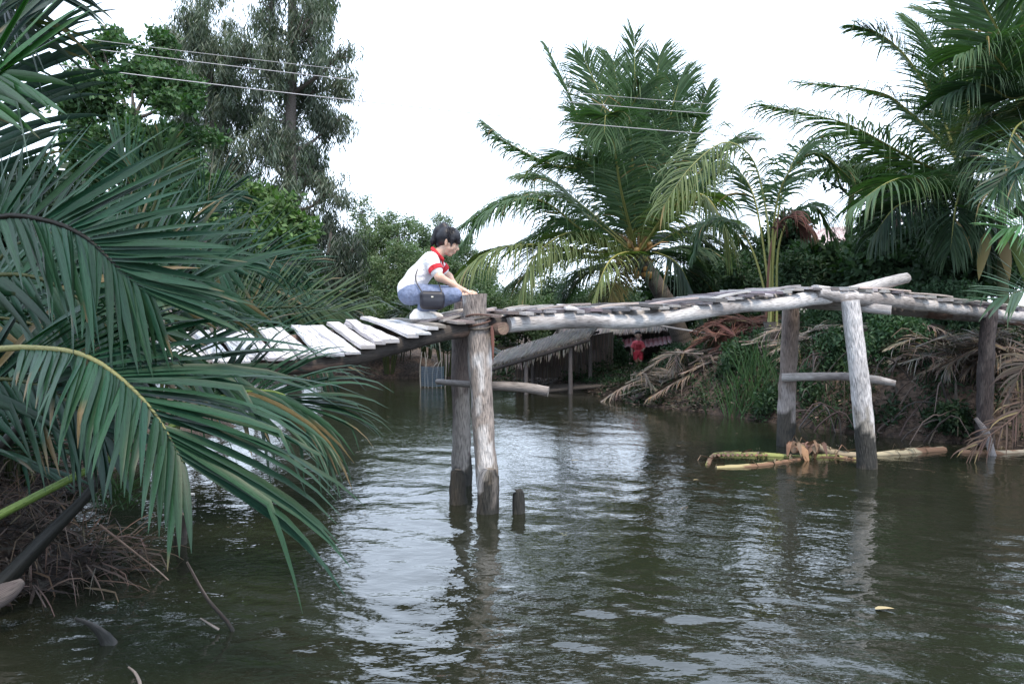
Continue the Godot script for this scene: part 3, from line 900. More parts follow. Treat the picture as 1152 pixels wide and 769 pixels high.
# ---------------------------------------------------------------- huts
func thatch(mb: MB, a: Vector3, b: Vector3, c: Vector3, d: Vector3, rows: int, per: int, col: Color) -> void:   # a-b lower edge, d-c upper edge
	var n := (b - a).cross(d - a).normalized()
	if n.y < -.05 or (absf(n.y) < .05 and n.z < 0): n = -n
	for r in rows:
		for k in per * 2:
			var q := clampf((k + rf(-.6, .6)) / (per * 2), 0, 1)
			var h := clampf((r + 1.0 + rf(-.1, .1)) / rows, 0, 1)
			var lo := a.lerp(b, q)
			var hi := d.lerp(c, q)
			var p := lo.lerp(hi, h) + n * (.032 + .012 * (rows - r) / rows + rf(0, .012))
			var dir := (lo - hi).normalized()
			blade(mb, p, dir + (b - a).normalized() * rf(-.1, .1), (b - a).normalized(), lo.distance_to(hi) / rows * rf(1.1, 1.6), rf(.018, .034), 3, .12, jit(col, .4))
func sheet(mb: MB, a: Vector3, b: Vector3, c: Vector3, d: Vector3, thick: float, col: Color) -> void:
	var n := (b - a).cross(d - a).normalized() * thick * .5
	var cen := (a + b + c + d) / 4
	var o := [a + n, b + n, c + n, d + n, a - n, b - n, c - n, d - n]
	for f in [[0, 1, 2, 3], [4, 5, 6, 7], [0, 1, 5, 4], [1, 2, 6, 5], [2, 3, 7, 6], [3, 0, 4, 7]]: face(mb, o[f[0]], o[f[1]], o[f[2]], o[f[3]], col, Vector2.ZERO, Vector2.ONE, cen)
func pole(t: Node3D, called: String, a: Vector3, b: Vector3, r: float, col: Color) -> void:
	var mb := MB.new()
	tube(mb, line(a, b, 8), [r, r * .85], 7, col, .15, rf(0, 9))
	part(called, mb, M.bark, t)
func build_huts() -> void:
	var straw := Color(.24, .2, .17)
	# thatched hut behind the small person
	var t := thing("thatched_hut", "low thatched hut with red metal awning behind the small person", "hut", Vector3(2.6, .3, -23.2))
	var mb := MB.new()
	var a := P(622, 381, 22.8)
	var b := P(765, 371, 23.0)
	var c := P(768, 340, 25.2)
	var d := P(640, 346, 25.0)
	sheet(mb, a, b, c, d, .05, straw * .6)
	thatch(mb, a, b, c, d, 6, 90, straw)
	part("thatch_roof", mb, M.dry, t)
	for e in [[632, 24.6, 770, 24.7], [632, 24.6, 626, 22.9], [770, 24.7, 768, 23.0]]:
		mb = MB.new()
		var p := P(e[0], 400, e[1])
		var q := P(e[2], 400, e[3])
		p.y = .2; q.y = .2
		sheet(mb, p, q, Vector3(q.x, 1.5, q.z), Vector3(p.x, 1.5, p.z), .04, straw * .5)
		thatch(mb, p, q, Vector3(q.x, 1.5, q.z), Vector3(p.x, 1.5, p.z), 3, 40, straw * .7)
		part("thatch_wall", mb, M.dry, t)
	mb = MB.new()      # front panel of straw between the lean-to and the opening
	a = P(622, 424, 22.85); b = P(668, 424, 22.85)
	sheet(mb, a, b, P(668, 383, 22.85), P(622, 385, 22.85), .04, straw * .5)
	thatch(mb, a + Vector3(0, 0, .02), b + Vector3(0, 0, .02), P(668, 383, 22.83), P(622, 385, 22.83), 4, 34, straw)
	part("thatch_wall", mb, M.dry, t)
	for e in [[676, 386, 722, 378, 0.0], [716, 383, 764, 376, .03]]:
		mb = MB.new()
		var p0 := P(e[0], e[1] + 9, 22.45 - e[4])
		var p1 := P(e[2], e[3] + 9, 22.45 - e[4])
		var p2 := P(e[2], e[3], 23.0 - e[4])
		var p3 := P(e[0], e[1], 23.0 - e[4])
		var n := 40
		for k in n:
			var q0 := float(k) / n
			var q1 := float(k + 1) / n
			var h0 := Vector3(0, .014 * sin(q0 * 60), 0)
			var h1 := Vector3(0, .014 * sin(q1 * 60), 0)
			mb.quad(p0.lerp(p1, q0) + h0, p3.lerp(p2, q0) + h0, p3.lerp(p2, q1) + h1, p0.lerp(p1, q1) + h1, Color(.14, .015, .025), .1, 1)
		part("roofing_sheet", mb, M.metal, t)
	for e in [[674, 22.5], [764, 22.5], [628, 22.8]]:
		var g := P(e[0], 400, e[1])
		pole(t, "post", Vector3(g.x, 0.1, g.z), P(e[0], 384, e[1]), .05, Color(.12, .1, .09))
	pole(t, "threshold_log", P(662, 417, 22.3), P(722, 409, 22.2), .07, Color(.34, .25, .19))
	for e in [[699, 397], [703, 398], [708, 397]]: pole(t, "picket", P(e[0], 412, 22.35), P(e[0] + 1, e[1], 22.35), .02, Color(.42, .38, .34))
	# lean-to over the water
	t = thing("lean_to", "open lean-to with sagging grey thatch roof on thin posts over the water", "shelter", Vector3(.4, 0, -19.5))
	mb = MB.new()
	a = P(546, 414, 18.7); b = P(664, 379, 18.9); c = P(678, 362, 21.6); d = P(566, 396, 21.4)
	sheet(mb, a, b, c, d, .02, straw * .5)
	for k in 150:
		var e0 := a.lerp(b, rng.randf()) + Vector3(0, .01, .02)
		blade(mb, e0, Vector3(rf(-.4, .2), -1, rf(-.1, .3)), Vector3(1, .3, rf(-.4, .4)), rf(.08, .3), rf(.015, .035), 4, .4, jit(Color(.2, .175, .15), .45))
	for k in 5: thatch(mb, a.lerp(d, k / 5.0), b.lerp(c, k / 5.0), b.lerp(c, (k + 1) / 5.0), a.lerp(d, (k + 1) / 5.0), 1, 70, Color(.17, .155, .14))
	part("thatch_roof", mb, M.dry, t)
	pole(t, "rafter", P(548, 417, 18.65), P(664, 382, 18.85), .04, Color(.1, .085, .08))
	pole(t, "rafter", P(556, 408, 20), P(674, 373, 20.2), .035, Color(.1, .085, .08))
	for e in [[592, 401, 18.8], [642, 388, 18.95], [600, 395, 20.9], [664, 380, 20.4]]:
		var g := P(e[0], e[1], e[2])
		pole(t, "post", Vector3(g.x, -.4, g.z), g, .05, Color(.22, .19, .18))
	mb = MB.new()
	a = P(580, 430, 21.3); b = P(690, 430, 21.5)
	a.y = .15; b.y = .15
	var ha := Vector3(0, .72, 0)
	sheet(mb, a, b, b + Vector3(0, 1.1, 0), a + ha, .04, straw * .45)
	thatch(mb, a + Vector3(0, 0, .02), b + Vector3(0, 0, .02), b + Vector3(0, 1.1, .02), a + ha + Vector3(0, 0, .02), 3, 46, straw * .6)
	part("thatch_wall", mb, M.dry, t)
	for k in 5: pole(t, "floor_pole", P(604, 441 - k * 1.5, 19.2 + k * .5), P(700, 432 - k * 1.5, 19.2 + k * .5), .045, Color(.16, .13, .11))
	# pink brown roof of a house far behind the shrubs
	t = thing("house", "house with pinkish roof glimpsed behind the shrubs", "house", Vector3(10.5, 1.4, -31))
	mb = MB.new()
	a = P(880, 292, 30); b = P(962, 292, 30); c = P(955, 255, 33); d = P(922, 258, 33)
	sheet(mb, a, b, c, d, .08, Color(.5, .38, .36))
	part("roof", mb, M.metal, t)
	mb = MB.new()
	for e in [[a, b], [b, P(962, 300, 36)], [a, P(890, 300, 36)]]:
		var p: Vector3 = e[0] + Vector3(0, -.08, -.2)
		var q: Vector3 = e[1] + Vector3(0, -.08, -.2)
		sheet(mb, Vector3(p.x, 1.2, p.z), Vector3(q.x, 1.2, q.z), Vector3(q.x, a.y - .08, q.z), Vector3(p.x, a.y - .08, p.z), .1, Color(.5, .46, .44))
	part("wall", mb, M.dry, t)

# ---------------------------------------------------------------- nipa palms: stemless clumps of great feather leaves
func nipa(label: String, base: Vector3, fr: Array, look: Dictionary, group := "") -> Node3D:
	var t := thing("nipa_palm", label, "palm", base, group)
	for f in fr:
		var path := []
		for k in f.size() - 1: path.append(f[k])
		var q: Dictionary = {"n": 34, "len": .95, "w": .06, "droop": .35, "vee": .12, "bare": .25, "rad": .024, "rsides": 8, "segs": 6, "fold": .16, "col": Color(.024, .07, .04), "rcol": Color(.06, .075, .03), "gone": .05, "dry": .02, "kinked": .1, "taper": .35, "a0": 30.0, "a1": 72.0, "twist": .9, "vary": .3, "loose": 8.0, "mat": M.nipa}
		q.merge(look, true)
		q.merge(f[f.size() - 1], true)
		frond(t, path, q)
	return t
func wild_nipa(label: String, at: Vector3, count: int, size: float, look: Dictionary, group := "", lean := Vector3.ZERO) -> Node3D:
	var fr := []
	for k in count:
		var a := TAU * k / count + rf(-.4, .4)
		var e := rf(.45, 1.0)
		var out := Vector3(cos(a), 0, sin(a)) + lean
		var l := size * rf(.75, 1.1)
		fr.append([at + out * .1, at + out * l * .22 * (1.4 - e) + Vector3(0, l * .45, 0), at + out * l * .5 * (1.5 - e) + Vector3(0, l * .75 * e, 0), at + out * l * .85 * (1.5 - e) + Vector3(0, l * (.75 * e - .12), 0), {}])
	return nipa(label, at, fr, look, group)

func build_left() -> void:
	# the great leaves in front
	var cam_up := Vector3(.1, .5, 1)
	var g := func(x, z): return Vector3(x, ground_y(x, z), z)
	var base: Vector3 = g.call(-3.75, -4.9)
	nipa("huge nipa palm whose broad dark leaves overhang the near left bank", base, [
		[base, P(-150, 420, 4.6), P(-90, 290, 4.6), P(-10, 246, 4.55), P(48, 247, 4.5), P(95, 266, 4.45), P(132, 300, 4.4), P(170, 332, 4.35), {"single": 72, "bare": .42, "len": .82, "n": 36, "up": Vector3(-.1, .35, 1), "w": .054, "droop": .12, "rcol": Color(.02, .022, .018), "vee": .05, "plus": .85, "dry": 0.0}],
		[base, P(-170, 520, 4.4), P(-90, 420, 4.4), P(-10, 394, 4.4), P(50, 392, 4.35), P(95, 400, 4.25), P(135, 425, 4.2), P(175, 466, 4.1), P(206, 520, 4.05), {"single": 90, "bare": .44, "len": 1.12, "n": 45, "up": Vector3(.1, .75, .65), "w": .05, "droop": .95, "a0": 25.0, "a1": 66.0, "taper": .1, "kinked": .16, "vee": .1, "plus": .5, "dry": 0.0, "rcol": Color(.28, .28, .12)}],
		[base, P(-120, 250, 4.0), P(-60, 130, 3.9), P(-25, 92, 3.85), P(4, 82, 3.8), {"single": 30, "bare": .5, "len": .62, "n": 15, "up": Vector3(-.3, .3, 1), "w": .05, "droop": .2, "col": Color(.05, .14, .05), "a1": 75.0, "taper": .1, "vee": .05}],
		[base, P(-120, 460, 4.9), P(-40, 330, 5.0), P(30, 310, 5.0), P(100, 345, 5.0), P(140, 400, 4.9), {"len": .8, "n": 26, "up": cam_up, "bare": .35}],
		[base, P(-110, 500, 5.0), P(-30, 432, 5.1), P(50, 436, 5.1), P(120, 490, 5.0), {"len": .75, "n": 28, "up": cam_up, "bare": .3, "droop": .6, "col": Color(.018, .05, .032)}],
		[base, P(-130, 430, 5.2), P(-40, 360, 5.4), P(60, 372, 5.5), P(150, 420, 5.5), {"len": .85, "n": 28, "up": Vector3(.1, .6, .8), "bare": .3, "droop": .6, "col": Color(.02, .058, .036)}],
	], {})
	var front: Node3D = get_child(get_child_count() - 1)
	for e in [[P(-30, 690, 5.2), P(45, 610, 5.4), P(105, 548, 5.6), P(160, 470, 5.7)], [P(-60, 640, 5.6), P(-10, 520, 5.7), P(60, 440, 5.8), P(125, 350, 5.9)]]:
		var st := MB.new()
		tube(st, spline(e, 16), [.06, .045, .03, .015], 9, Color(.025, .026, .02), .1, 2.0)
		part("stalk", st, M.nipa, front)
	base = g.call(-4.0, -6.1)
	nipa("nipa palm with a bright green stalk bending over the water", base, [
		[P(-60, 612, 5.0), P(-10, 584, 5.1), P(95, 530, 5.3), P(187, 483, 5.5), P(245, 448, 5.7), P(305, 440, 5.75), P(345, 460, 5.75), {"single": 80, "bare": .6, "len": .9, "n": 40, "up": Vector3(.1, .8, .7), "w": .036, "droop": 1.1, "a0": 40.0, "a1": 70.0, "rcol": Color(.16, .24, .06), "rad": .03, "taper": .4}],
		[base, P(20, 420, 6.2), P(75, 385, 6.1), P(125, 348, 6.0), P(180, 319, 5.9), P(232, 315, 5.8), {"single": 56, "bare": .35, "len": .95, "n": 28, "up": Vector3(-.1, .25, 1), "w": .062, "droop": .28, "a0": 25.0, "a1": 70.0, "taper": .2, "kinked": .12}],
		[base, P(40, 470, 6.0), P(120, 420, 5.9), P(200, 400, 5.8), P(260, 420, 5.8), {"len": .9, "n": 26, "up": Vector3(.1, .7, .7), "droop": .5, "bare": .35}],
		[base, P(-40, 370, 6.4), P(0, 290, 6.5), P(60, 262, 6.5), P(110, 290, 6.4), {"len": .85, "n": 26, "up": Vector3(0, .3, 1), "bare": .35}],
	], {"col": Color(.03, .078, .046)})
	base = g.call(-4.6, -7.6)
	nipa("tall nipa palm with upright leaves behind the front clump", base, [
		[base, P(-130, 250, 6.8), P(-80, 60, 6.5), P(-20, -40, 6.3), P(40, -50, 6.1), P(66, 0, 6.0), {"len": 1.25, "n": 44, "up": Vector3(.5, .4, .7), "minus": .45, "bare": .3, "droop": .7, "segs": 6, "w": .055, "a0": 20.0, "a1": 40.0, "col": Color(.032, .062, .052)}],
		[base, P(-30, 260, 7.2), P(-5, 120, 7.2), P(15, 40, 7.2), P(20, -30, 7.2), {"len": 1.1, "n": 40, "up": Vector3(.2, .1, 1), "bare": .25, "droop": .6, "col": Color(.03, .06, .05)}],
		[base, P(110, 320, 7.8), P(165, 250, 7.8), P(180, 200, 7.8), P(185, 170, 7.8), {"len": .5, "n": 34, "up": Vector3(.3, .1, 1), "bare": .3, "w": .026, "col": Color(.05, .1, .05)}],
		[base, P(-20, 360, 7.4), P(20, 290, 7.4), P(60, 265, 7.4), P(110, 280, 7.4), {"len": .9, "n": 34, "up": Vector3(0, .4, 1), "bare": .25}],
		[base, P(80, 350, 7.4), P(140, 290, 7.3), P(200, 270, 7.2), P(255, 300, 7.0), {"len": .85, "n": 34, "up": Vector3(0, .4, 1), "bare": .25}],
	], {"segs": 5})
	base = g.call(-4.1, -10.2)
	nipa("nipa palm with fine spread leaves behind the white planks", base, [
		[base, P(215, 380, 9.8), P(255, 352, 9.6), P(300, 346, 9.5), P(345, 346, 9.4), P(388, 352, 9.3), {"len": .8, "n": 44, "up": Vector3(0, .25, 1), "w": .032, "bare": .4, "droop": .15, "a0": 35.0, "a1": 68.0, "col": Color(.075, .12, .06)}],
		[base, P(200, 350, 9.9), P(240, 310, 9.8), P(285, 290, 9.7), P(330, 300, 9.6), {"len": .85, "n": 40, "up": Vector3(0, .4, 1), "w": .035, "bare": .3}],
		[base, P(190, 330, 10.2), P(210, 270, 10.2), P(235, 225, 10.1), P(262, 215, 10), {"len": .8, "n": 40, "up": Vector3(-.2, .3, 1), "w": .035, "bare": .3}],
		[base, P(170, 330, 10.2), P(160, 260, 10.2), P(150, 200, 10.2), P(130, 170, 10.2), {"len": .8, "n": 40, "up": Vector3(.2, .3, 1), "w": .035, "bare": .3}],
		[base, P(220, 400, 9.4), P(270, 372, 9.0), P(330, 378, 8.9), P(370, 410, 8.8), {"len": .75, "n": 36, "up": Vector3(0, .6, .7), "w": .035, "bare": .3, "droop": .7}],
		[base, P(230, 400, 10.5), P(280, 340, 11), P(330, 325, 11), P(380, 345, 11), {"len": .75, "n": 36, "up": Vector3(0, .6, .7), "w": .035, "bare": .3, "droop": .5}],
	], {"segs": 4})
	wild_nipa("nipa palm filling the shade deep in the left bank", g.call(-6.2, -9.0), 12, 2.7, {"n": 30, "segs": 4, "fold": 0.0, "len": .9})
	wild_nipa("nipa palm crowded at the far left behind the tall upright one", g.call(-7.8, -11.5), 12, 2.6, {"n": 30, "segs": 4, "fold": 0.0, "len": .95})
	wild_nipa("low nipa palm with dark leaves under the front clump", g.call(-4.5, -7.0), 9, 1.9, {"n": 26, "segs": 4, "len": .7})
	wild_nipa("low sprawling nipa palm beside the dry reeds", g.call(-4.0, -5.7), 9, 1.5, {"n": 24, "segs": 4, "len": .6, "w": .04})
	wild_nipa("low nipa palm in the shade under the left end of the planks", g.call(-4.6, -8.3), 10, 1.6, {"n": 24, "segs": 4, "len": .65, "w": .04})
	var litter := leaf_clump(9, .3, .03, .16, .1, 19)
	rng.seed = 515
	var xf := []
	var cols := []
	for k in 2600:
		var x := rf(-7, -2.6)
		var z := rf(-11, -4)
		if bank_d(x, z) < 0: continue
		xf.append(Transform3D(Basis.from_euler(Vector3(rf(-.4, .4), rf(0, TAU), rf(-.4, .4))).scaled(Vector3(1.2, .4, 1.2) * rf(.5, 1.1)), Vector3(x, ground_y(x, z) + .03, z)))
		cols.append(jit(Color(.035, .027, .022), .5))  # near-black leaf colour paints in the shade under the fronds
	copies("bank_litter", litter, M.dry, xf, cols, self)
	tag(get_node("bank_litter"), "leaf litter over the near left bank with its shade painted in as darker colour", "leaf litter", "", "stuff")
	# far bank nipa under the bridge
	for e in [[-4.6, -23.6, 2.2, "far nipa palm at the creek bend under the planks"], [-3.2, -23.1, 1.9, "far nipa palm straight behind the blue net stakes"], [-1.7, -22.8, 2.0, "far nipa palm between the stakes and the lean-to"], [-6.6, -20.4, 2.6, "far nipa palm drooping into the bend behind the left bank"], [-5.2, -25.2, 3.0, "taller far nipa palm behind the creek bend"], [-2.4, -25.0, 2.6, "taller far nipa palm left of the lean-to"]]:
		wild_nipa(e[3], g.call(e[0], e[1]), 11, e[2], {"n": 30, "segs": 3, "fold": 0.0, "len": .7, "w": .04, "droop": .5, "col": Color(.036, .062, .04)}, "nipa palms on the far bank")
	# dry reeds on the near bank
	var mb := MB.new()
	for k in 900:
		var p := Vector3(rf(-4.1, -2.5), 0, rf(-7.1, -5.3))
		var c := Vector3(-3.35, 0, -6.2)
		var off := p - c
		if off.length() > .75: continue
		p.y = maxf(ground_y(p.x, p.z), 0) + rf(0, .5) * (1 - off.length() / .9)
		var dir := Vector3(off.x * 1.2 + rf(-.6, .8), rf(-.5, .8), off.z + rf(-.5, .8))
		blade(mb, p, dir, dir.cross(rv()), rf(.12, .6), rf(.003, .013), 5, rf(.4, 1.4), jit(Color(.095, .07, .054), .5), 0, rf(.3, .8) if rng.randf() < .4 else -1.0)
	solo("dry_reeds", mb, M.dry, Vector3(-3.35, .1, -6.2), "tangle of dry brown reeds at the water's edge under the nipa leaves", "dry reeds", "", "stuff")
	mb = MB.new()
	for k in 70:
		var p := P(rf(95, 150), rf(548, 575), rf(5.9, 6.3))
		blade(mb, p, Vector3(rf(-.2, 1), rf(.1, .8), rf(-.2, .4)), Vector3(rf(-1, 1), .3, 1), rf(.2, .42), .012, 5, 1.0, jit(Color(.05, .09, .045), .3))
	solo("grass_tuft", mb, M.leaf, P(120, 570, 6.1), "green grass tuft growing out of the dry reeds", "grass", "", "stuff")
	# bits in the near water
	var o := thing("drift_log", "pale split drift log at the near left water's edge", "log", P(10, 672, 5.0))
	round_log(o, "log", [P(-40, 690, 4.9), P(5, 668, 5.05), P(24, 655, 5.15)], [.06, .07, .03], Color(.16, .13, .12), Color(.28, .25, .25), .1, -9, .3, 9)
	o = thing("stick_stump", "dark leaning snag standing upright in shaded water", "snag", W(203, 612))
	round_log(o, "snag", [W(203, 612) - Vector3(0, .4, 0), W(203, 612), P(207, 578, 6.9)], [.05, .05, .045, .03], Color(.06, .05, .045), Color(.2, .17, .15), .4, .1, .3, 9)
	o = thing("water_stick", "bent dead stick with a side twig rising from the water", "stick", W(262, 710))
	round_log(o, "stick", [W(266, 714) - Vector3(0, .2, 0), W(262, 710), P(232, 672, 5.02), P(210, 632, 5.0)], [.014, .013, .01, .006], Color(.1, .075, .06), Color(.3, .22, .18), .2, .1, .2, 6)
	round_log(o, "twig", [P(246, 708, 5.05), P(236, 702, 5.04), P(225, 695, 5.0)], [.008, .007, .004], Color(.2, .16, .13), Color(.35, .3, .27), .2, -9, .2, 5)
	o = thing("water_stick", "short black forked root poking out of the dark near water", "stick", W(118, 722))
	round_log(o, "stick", [W(128, 726) - Vector3(0, .1, 0), W(120, 722), P(104, 704, 4.85), P(84, 695, 4.8)], [.05, .04, .015, .008], Color(.035, .032, .03), Color(.1, .09, .08), .4, -9, .3, 7)
	o = thing("water_stick", "small pale twig tip at the bottom edge of the water", "stick", W(158, 775))
	round_log(o, "stick", [W(160, 778) - Vector3(0, .1, 0), W(158, 772), P(152, 757, 4.45), P(144, 750, 4.45)], [.01, .01, .008, .005], Color(.3, .24, .2), Color(.42, .36, .3), .2, -9, .2, 6)
	o = thing("reed_stem", "long fallen brown reed stem slanting into the water", "reed", P(130, 605, 5.8))
	round_log(o, "stem", [P(112, 590, 5.8), P(150, 620, 5.95), P(178, 642, 6.1), W(198, 656) - Vector3(0, .03, 0)], [.008, .007, .006, .004], Color(.3, .2, .15), Color(.4, .3, .24), .2, -9, .1, 5)
	mb = MB.new()
	o = thing("floating_bottle", "crumpled white plastic bottle floating in the shade", "bottle", W(208, 562))
	var w := W(208, 560)
	tube(mb, spline([w + Vector3(-.07, .015, 0), w + Vector3(-.02, .03, .01), w + Vector3(.04, .03, .0)], 12), [.03, .045, .036, .045, .04], 12, Color(.6, .6, .58), .25, 4.0)
	part("bottle_body", mb, M.plastic, o)
	mb = MB.new()
	tube(mb, spline([w + Vector3(.04, .03, 0), w + Vector3(.06, .035, 0), w + Vector3(.09, .035, 0)], 6), [.03, .014, .014], 10, Color(.6, .6, .58))
	part("neck", mb, M.plastic, o)
	for e in [[985, 687, .11, "dry yellow leaf floating on open water below the white post"], [643, 519, .09, "small pale leaf floating beyond the bridge posts"], [780, 541, .06, "tiny yellow leaf floating in mid creek"]]:
		mb = MB.new()
		var p := W(e[0], e[1]) + Vector3(0, .012, 0)
		blade(mb, p, Vector3(1, .15, .2), Vector3(.2, .05, 1), e[2], e[2] * .5, 5, .2, Color(.3, .25, .14), .12)
		solo("floating_leaf", mb, M.dry, p, e[3], "leaf", "leaves floating on the creek")

func build_trees() -> void:
	var euc := leaf_clump(12, .24, .032, .16, 1.5, 5)
	var brd := leaf_clump(12, .17, .085, .15, .25, 6)
	var fine := leaf_clump(14, .14, .045, .16, .2, 7)
	var tiny := leaf_clump(18, .075, .034, .12, .2, 8)
	rng.seed = 77
	var k := 0
	var e_col := Color(.125, .155, .12)
	tree("eucalyptus_tree", "tallest feathery eucalyptus with drooping grey green foliage behind the palms", "tree", Vector3(-6.6, .4, -27), P(330, -90, 27), .2, [[335, 30, 50], [298, 70, 42], [365, 75, 32], [330, 125, 52], [300, 10, 36, .8], [350, 185, 45], [312, 225, 40], [345, 250, 38], [335, -45, 50], [300, 165, 40], [386, 92, 22, .8], [376, 135, 28], [384, 60, 18, .6], [362, 20, 26, .8], [372, 215, 26], [325, 290, 42], [280, 120, 24, .7]], 27, euc, e_col, 200, {"hang": 1, "bark": Color(.22, .19, .17), "tall": 1.9, "tuft": .19, "deep": 1.2, "tips": 24})
	tree("eucalyptus_tree", "slimmer eucalyptus between the tallest one and the rounded tree", "tree", Vector3(-9.0, .4, -28), P(232, 30, 28), .15, [[226, 22, 34], [240, 62, 38], [208, 78, 36], [190, 40, 24, .7], [256, 112, 36], [272, 60, 26, .8], [205, 130, 34], [236, 152, 38], [262, 190, 34], [222, 200, 34], [250, 240, 36]], 28, euc, e_col, 300, {"hang": 1, "bark": Color(.24, .21, .19), "tall": 1.6, "tuft": .22, "tips": 24})
	tree("eucalyptus_tree", "darker low eucalyptus at the right edge of the tall group", "tree", Vector3(-5.2, .4, -25.5), P(372, 262, 25.5), .14, [[372, 262, 26], [360, 300, 34], [392, 282, 20, .8], [380, 330, 34], [345, 330, 34]], 25.5, euc, Color(.065, .085, .07), 380, {"hang": 1, "tall": 1.5, "tuft": .26, "tips": 18})
	tree("broadleaf_tree", "rounded broadleaf tree with glossy green clumps crossed by the cables", "tree", Vector3(-9.6, .4, -22), P(150, 115, 22), .16, [[112, 52, 26], [98, 100, 34], [148, 78, 32], [184, 52, 24, .8], [200, 100, 36], [152, 140, 40], [118, 180, 42], [200, 165, 40], [176, 215, 40], [92, 160, 30], [225, 215, 34], [60, 220, 45], [130, 250, 45]], 22, brd, Color(.075, .145, .065), 300, {"deep": 1.6, "tuft": .3, "tips": 14})
	tree("leafy_shrub", "bright yellow green young tree below the tall eucalyptus", "shrub", Vector3(-6.0, .4, -21), P(300, 235, 21), .07, [[282, 232, 26], [320, 240, 22], [262, 262, 28], [302, 268, 28], [335, 270, 20]], 21, brd, Color(.11, .19, .07), 520, {})
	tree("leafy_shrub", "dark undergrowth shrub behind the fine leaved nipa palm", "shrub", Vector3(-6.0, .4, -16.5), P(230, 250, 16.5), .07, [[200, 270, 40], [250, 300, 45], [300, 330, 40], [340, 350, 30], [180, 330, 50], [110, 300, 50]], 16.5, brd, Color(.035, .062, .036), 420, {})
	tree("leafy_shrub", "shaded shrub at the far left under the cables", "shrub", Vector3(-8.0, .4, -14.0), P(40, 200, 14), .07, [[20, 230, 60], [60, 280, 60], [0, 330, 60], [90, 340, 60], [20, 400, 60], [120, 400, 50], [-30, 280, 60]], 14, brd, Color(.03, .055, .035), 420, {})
	# the far row behind the squatting person; distance haze is painted in as paler leaves
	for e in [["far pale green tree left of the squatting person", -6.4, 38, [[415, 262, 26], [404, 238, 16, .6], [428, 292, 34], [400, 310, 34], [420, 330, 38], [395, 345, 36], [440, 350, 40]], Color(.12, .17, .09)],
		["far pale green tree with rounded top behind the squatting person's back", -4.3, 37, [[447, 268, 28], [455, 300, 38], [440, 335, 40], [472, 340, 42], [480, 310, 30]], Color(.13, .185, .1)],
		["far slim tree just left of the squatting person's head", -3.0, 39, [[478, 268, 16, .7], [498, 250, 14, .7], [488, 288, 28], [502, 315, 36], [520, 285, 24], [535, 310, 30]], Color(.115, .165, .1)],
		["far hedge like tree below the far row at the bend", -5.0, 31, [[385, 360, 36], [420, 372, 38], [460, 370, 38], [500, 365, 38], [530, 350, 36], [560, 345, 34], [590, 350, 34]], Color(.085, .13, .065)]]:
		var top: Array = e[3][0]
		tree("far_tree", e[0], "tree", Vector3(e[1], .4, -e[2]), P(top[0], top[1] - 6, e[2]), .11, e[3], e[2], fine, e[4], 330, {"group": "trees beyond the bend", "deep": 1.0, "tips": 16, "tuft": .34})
	k = 0
	for e in [[545, 352, 30, 34, "far shrub left of the lean-to roof above the bridge"], [590, 350, 34, 33, "far shrub behind the lean-to"], [640, 348, 36, 32, "far shrub behind the thatched hut's left side"], [690, 350, 34, 31, "far shrub behind the thatched hut's roof"], [735, 345, 36, 30, "far shrub beyond the fruiting palm"], [790, 340, 36, 29, "far shrub between the fruiting and the young palm"], [850, 335, 38, 28, "far shrub beyond the young palm"]]:
		var c := P(e[0], e[1], e[3])
		var bl := [[e[0], e[1] - 8, e[2]], [e[0] - 22, e[1] + 6, e[2] * .8], [e[0] + 22, e[1] + 4, e[2] * .8], [e[0], e[1] + 22, e[2] * .8]]
		tree("far_shrub", e[4], "shrub", Vector3(c.x, .35, c.z), c, .06, bl, e[3], fine, Color(.05, .085, .045), 420, {"group": "shrubs far behind the huts", "deep": .8, "tuft": .45, "tips": 12})
		k += 1
	# slender trees and shrubs on the right bank
	tree("slender_tree", "slender crooked tree with bare stems in the white gap", "tree", Vector3(7.6, 1.3, -19.5), P(962, 185, 19.5), .1, [[960, 188, 20, .6], [990, 200, 22, .6], [940, 200, 14, .5], [985, 240, 20, .6]], 19.5, brd, Color(.04, .065, .045), 300, {"bark": Color(.2, .15, .13)})
	tree("slender_tree", "forked brown tree rising from the shrubs under the right palm", "tree", Vector3(8.6, 1.3, -19), P(990, 205, 19), .12, [[1000, 225, 26], [1035, 235, 28], [1015, 200, 20], [1050, 205, 24]], 19, brd, Color(.04, .068, .042), 380, {"bark": Color(.22, .17, .15)})
	k = 0
	for e in [[905, 315, 28, 17.5, "dark shrub behind the brown bridge post", .045], [935, 305, 30, 18.0, "shrub in front of the pinkish roof", .05], [968, 300, 34, 17.0, "bushy shrub above the white bridge post", .062], [1005, 285, 42, 17.5, "broad shrub under the slender trees", .05], [1045, 275, 45, 17.0, "tall shrub under the right coconut crown", .05], [1080, 300, 40, 16.0, "dense shrub beside the yellowing leaves", .045], [1120, 290, 45, 16.5, "shaded shrub at the far right behind the nipa palm", .04], [820, 310, 26, 21.0, "flowering shrub beside the young palm", .06], [790, 322, 24, 21.5, "low shrub under the fruiting palm", .055], [850, 300, 28, 20.0, "shrub directly behind the young palm's stalk", .045], [890, 262, 24, 21.0, "dark leafy shrub left of the white gap", .04], [760, 330, 26, 22.5, "dark shrub behind the fruiting palm's trunk", .035]]:
		var c := P(e[0], e[1], e[3])
		var b := Vector3(c.x, ground_y(c.x, c.z) - .05, c.z)
		var r: float = e[2]
		var bl := [[e[0], e[1], r * .8]]
		for j in 5: bl.append([e[0] + rf(-1, 1) * r, e[1] + rf(-.6, 1.0) * r, r * rf(.5, .8)])
		var gq: float = e[5]
		tree("shrub", e[4], "shrub", b, Vector3(c.x, maxf(c.y, b.y + .6), c.z), .05, bl, e[3], brd if k % 3 else fine, Color(gq * 1.1, gq * 2.0, gq * 1.1), 520, {"group": "shrubs on the right bank", "deep": .5, "tuft": .5})
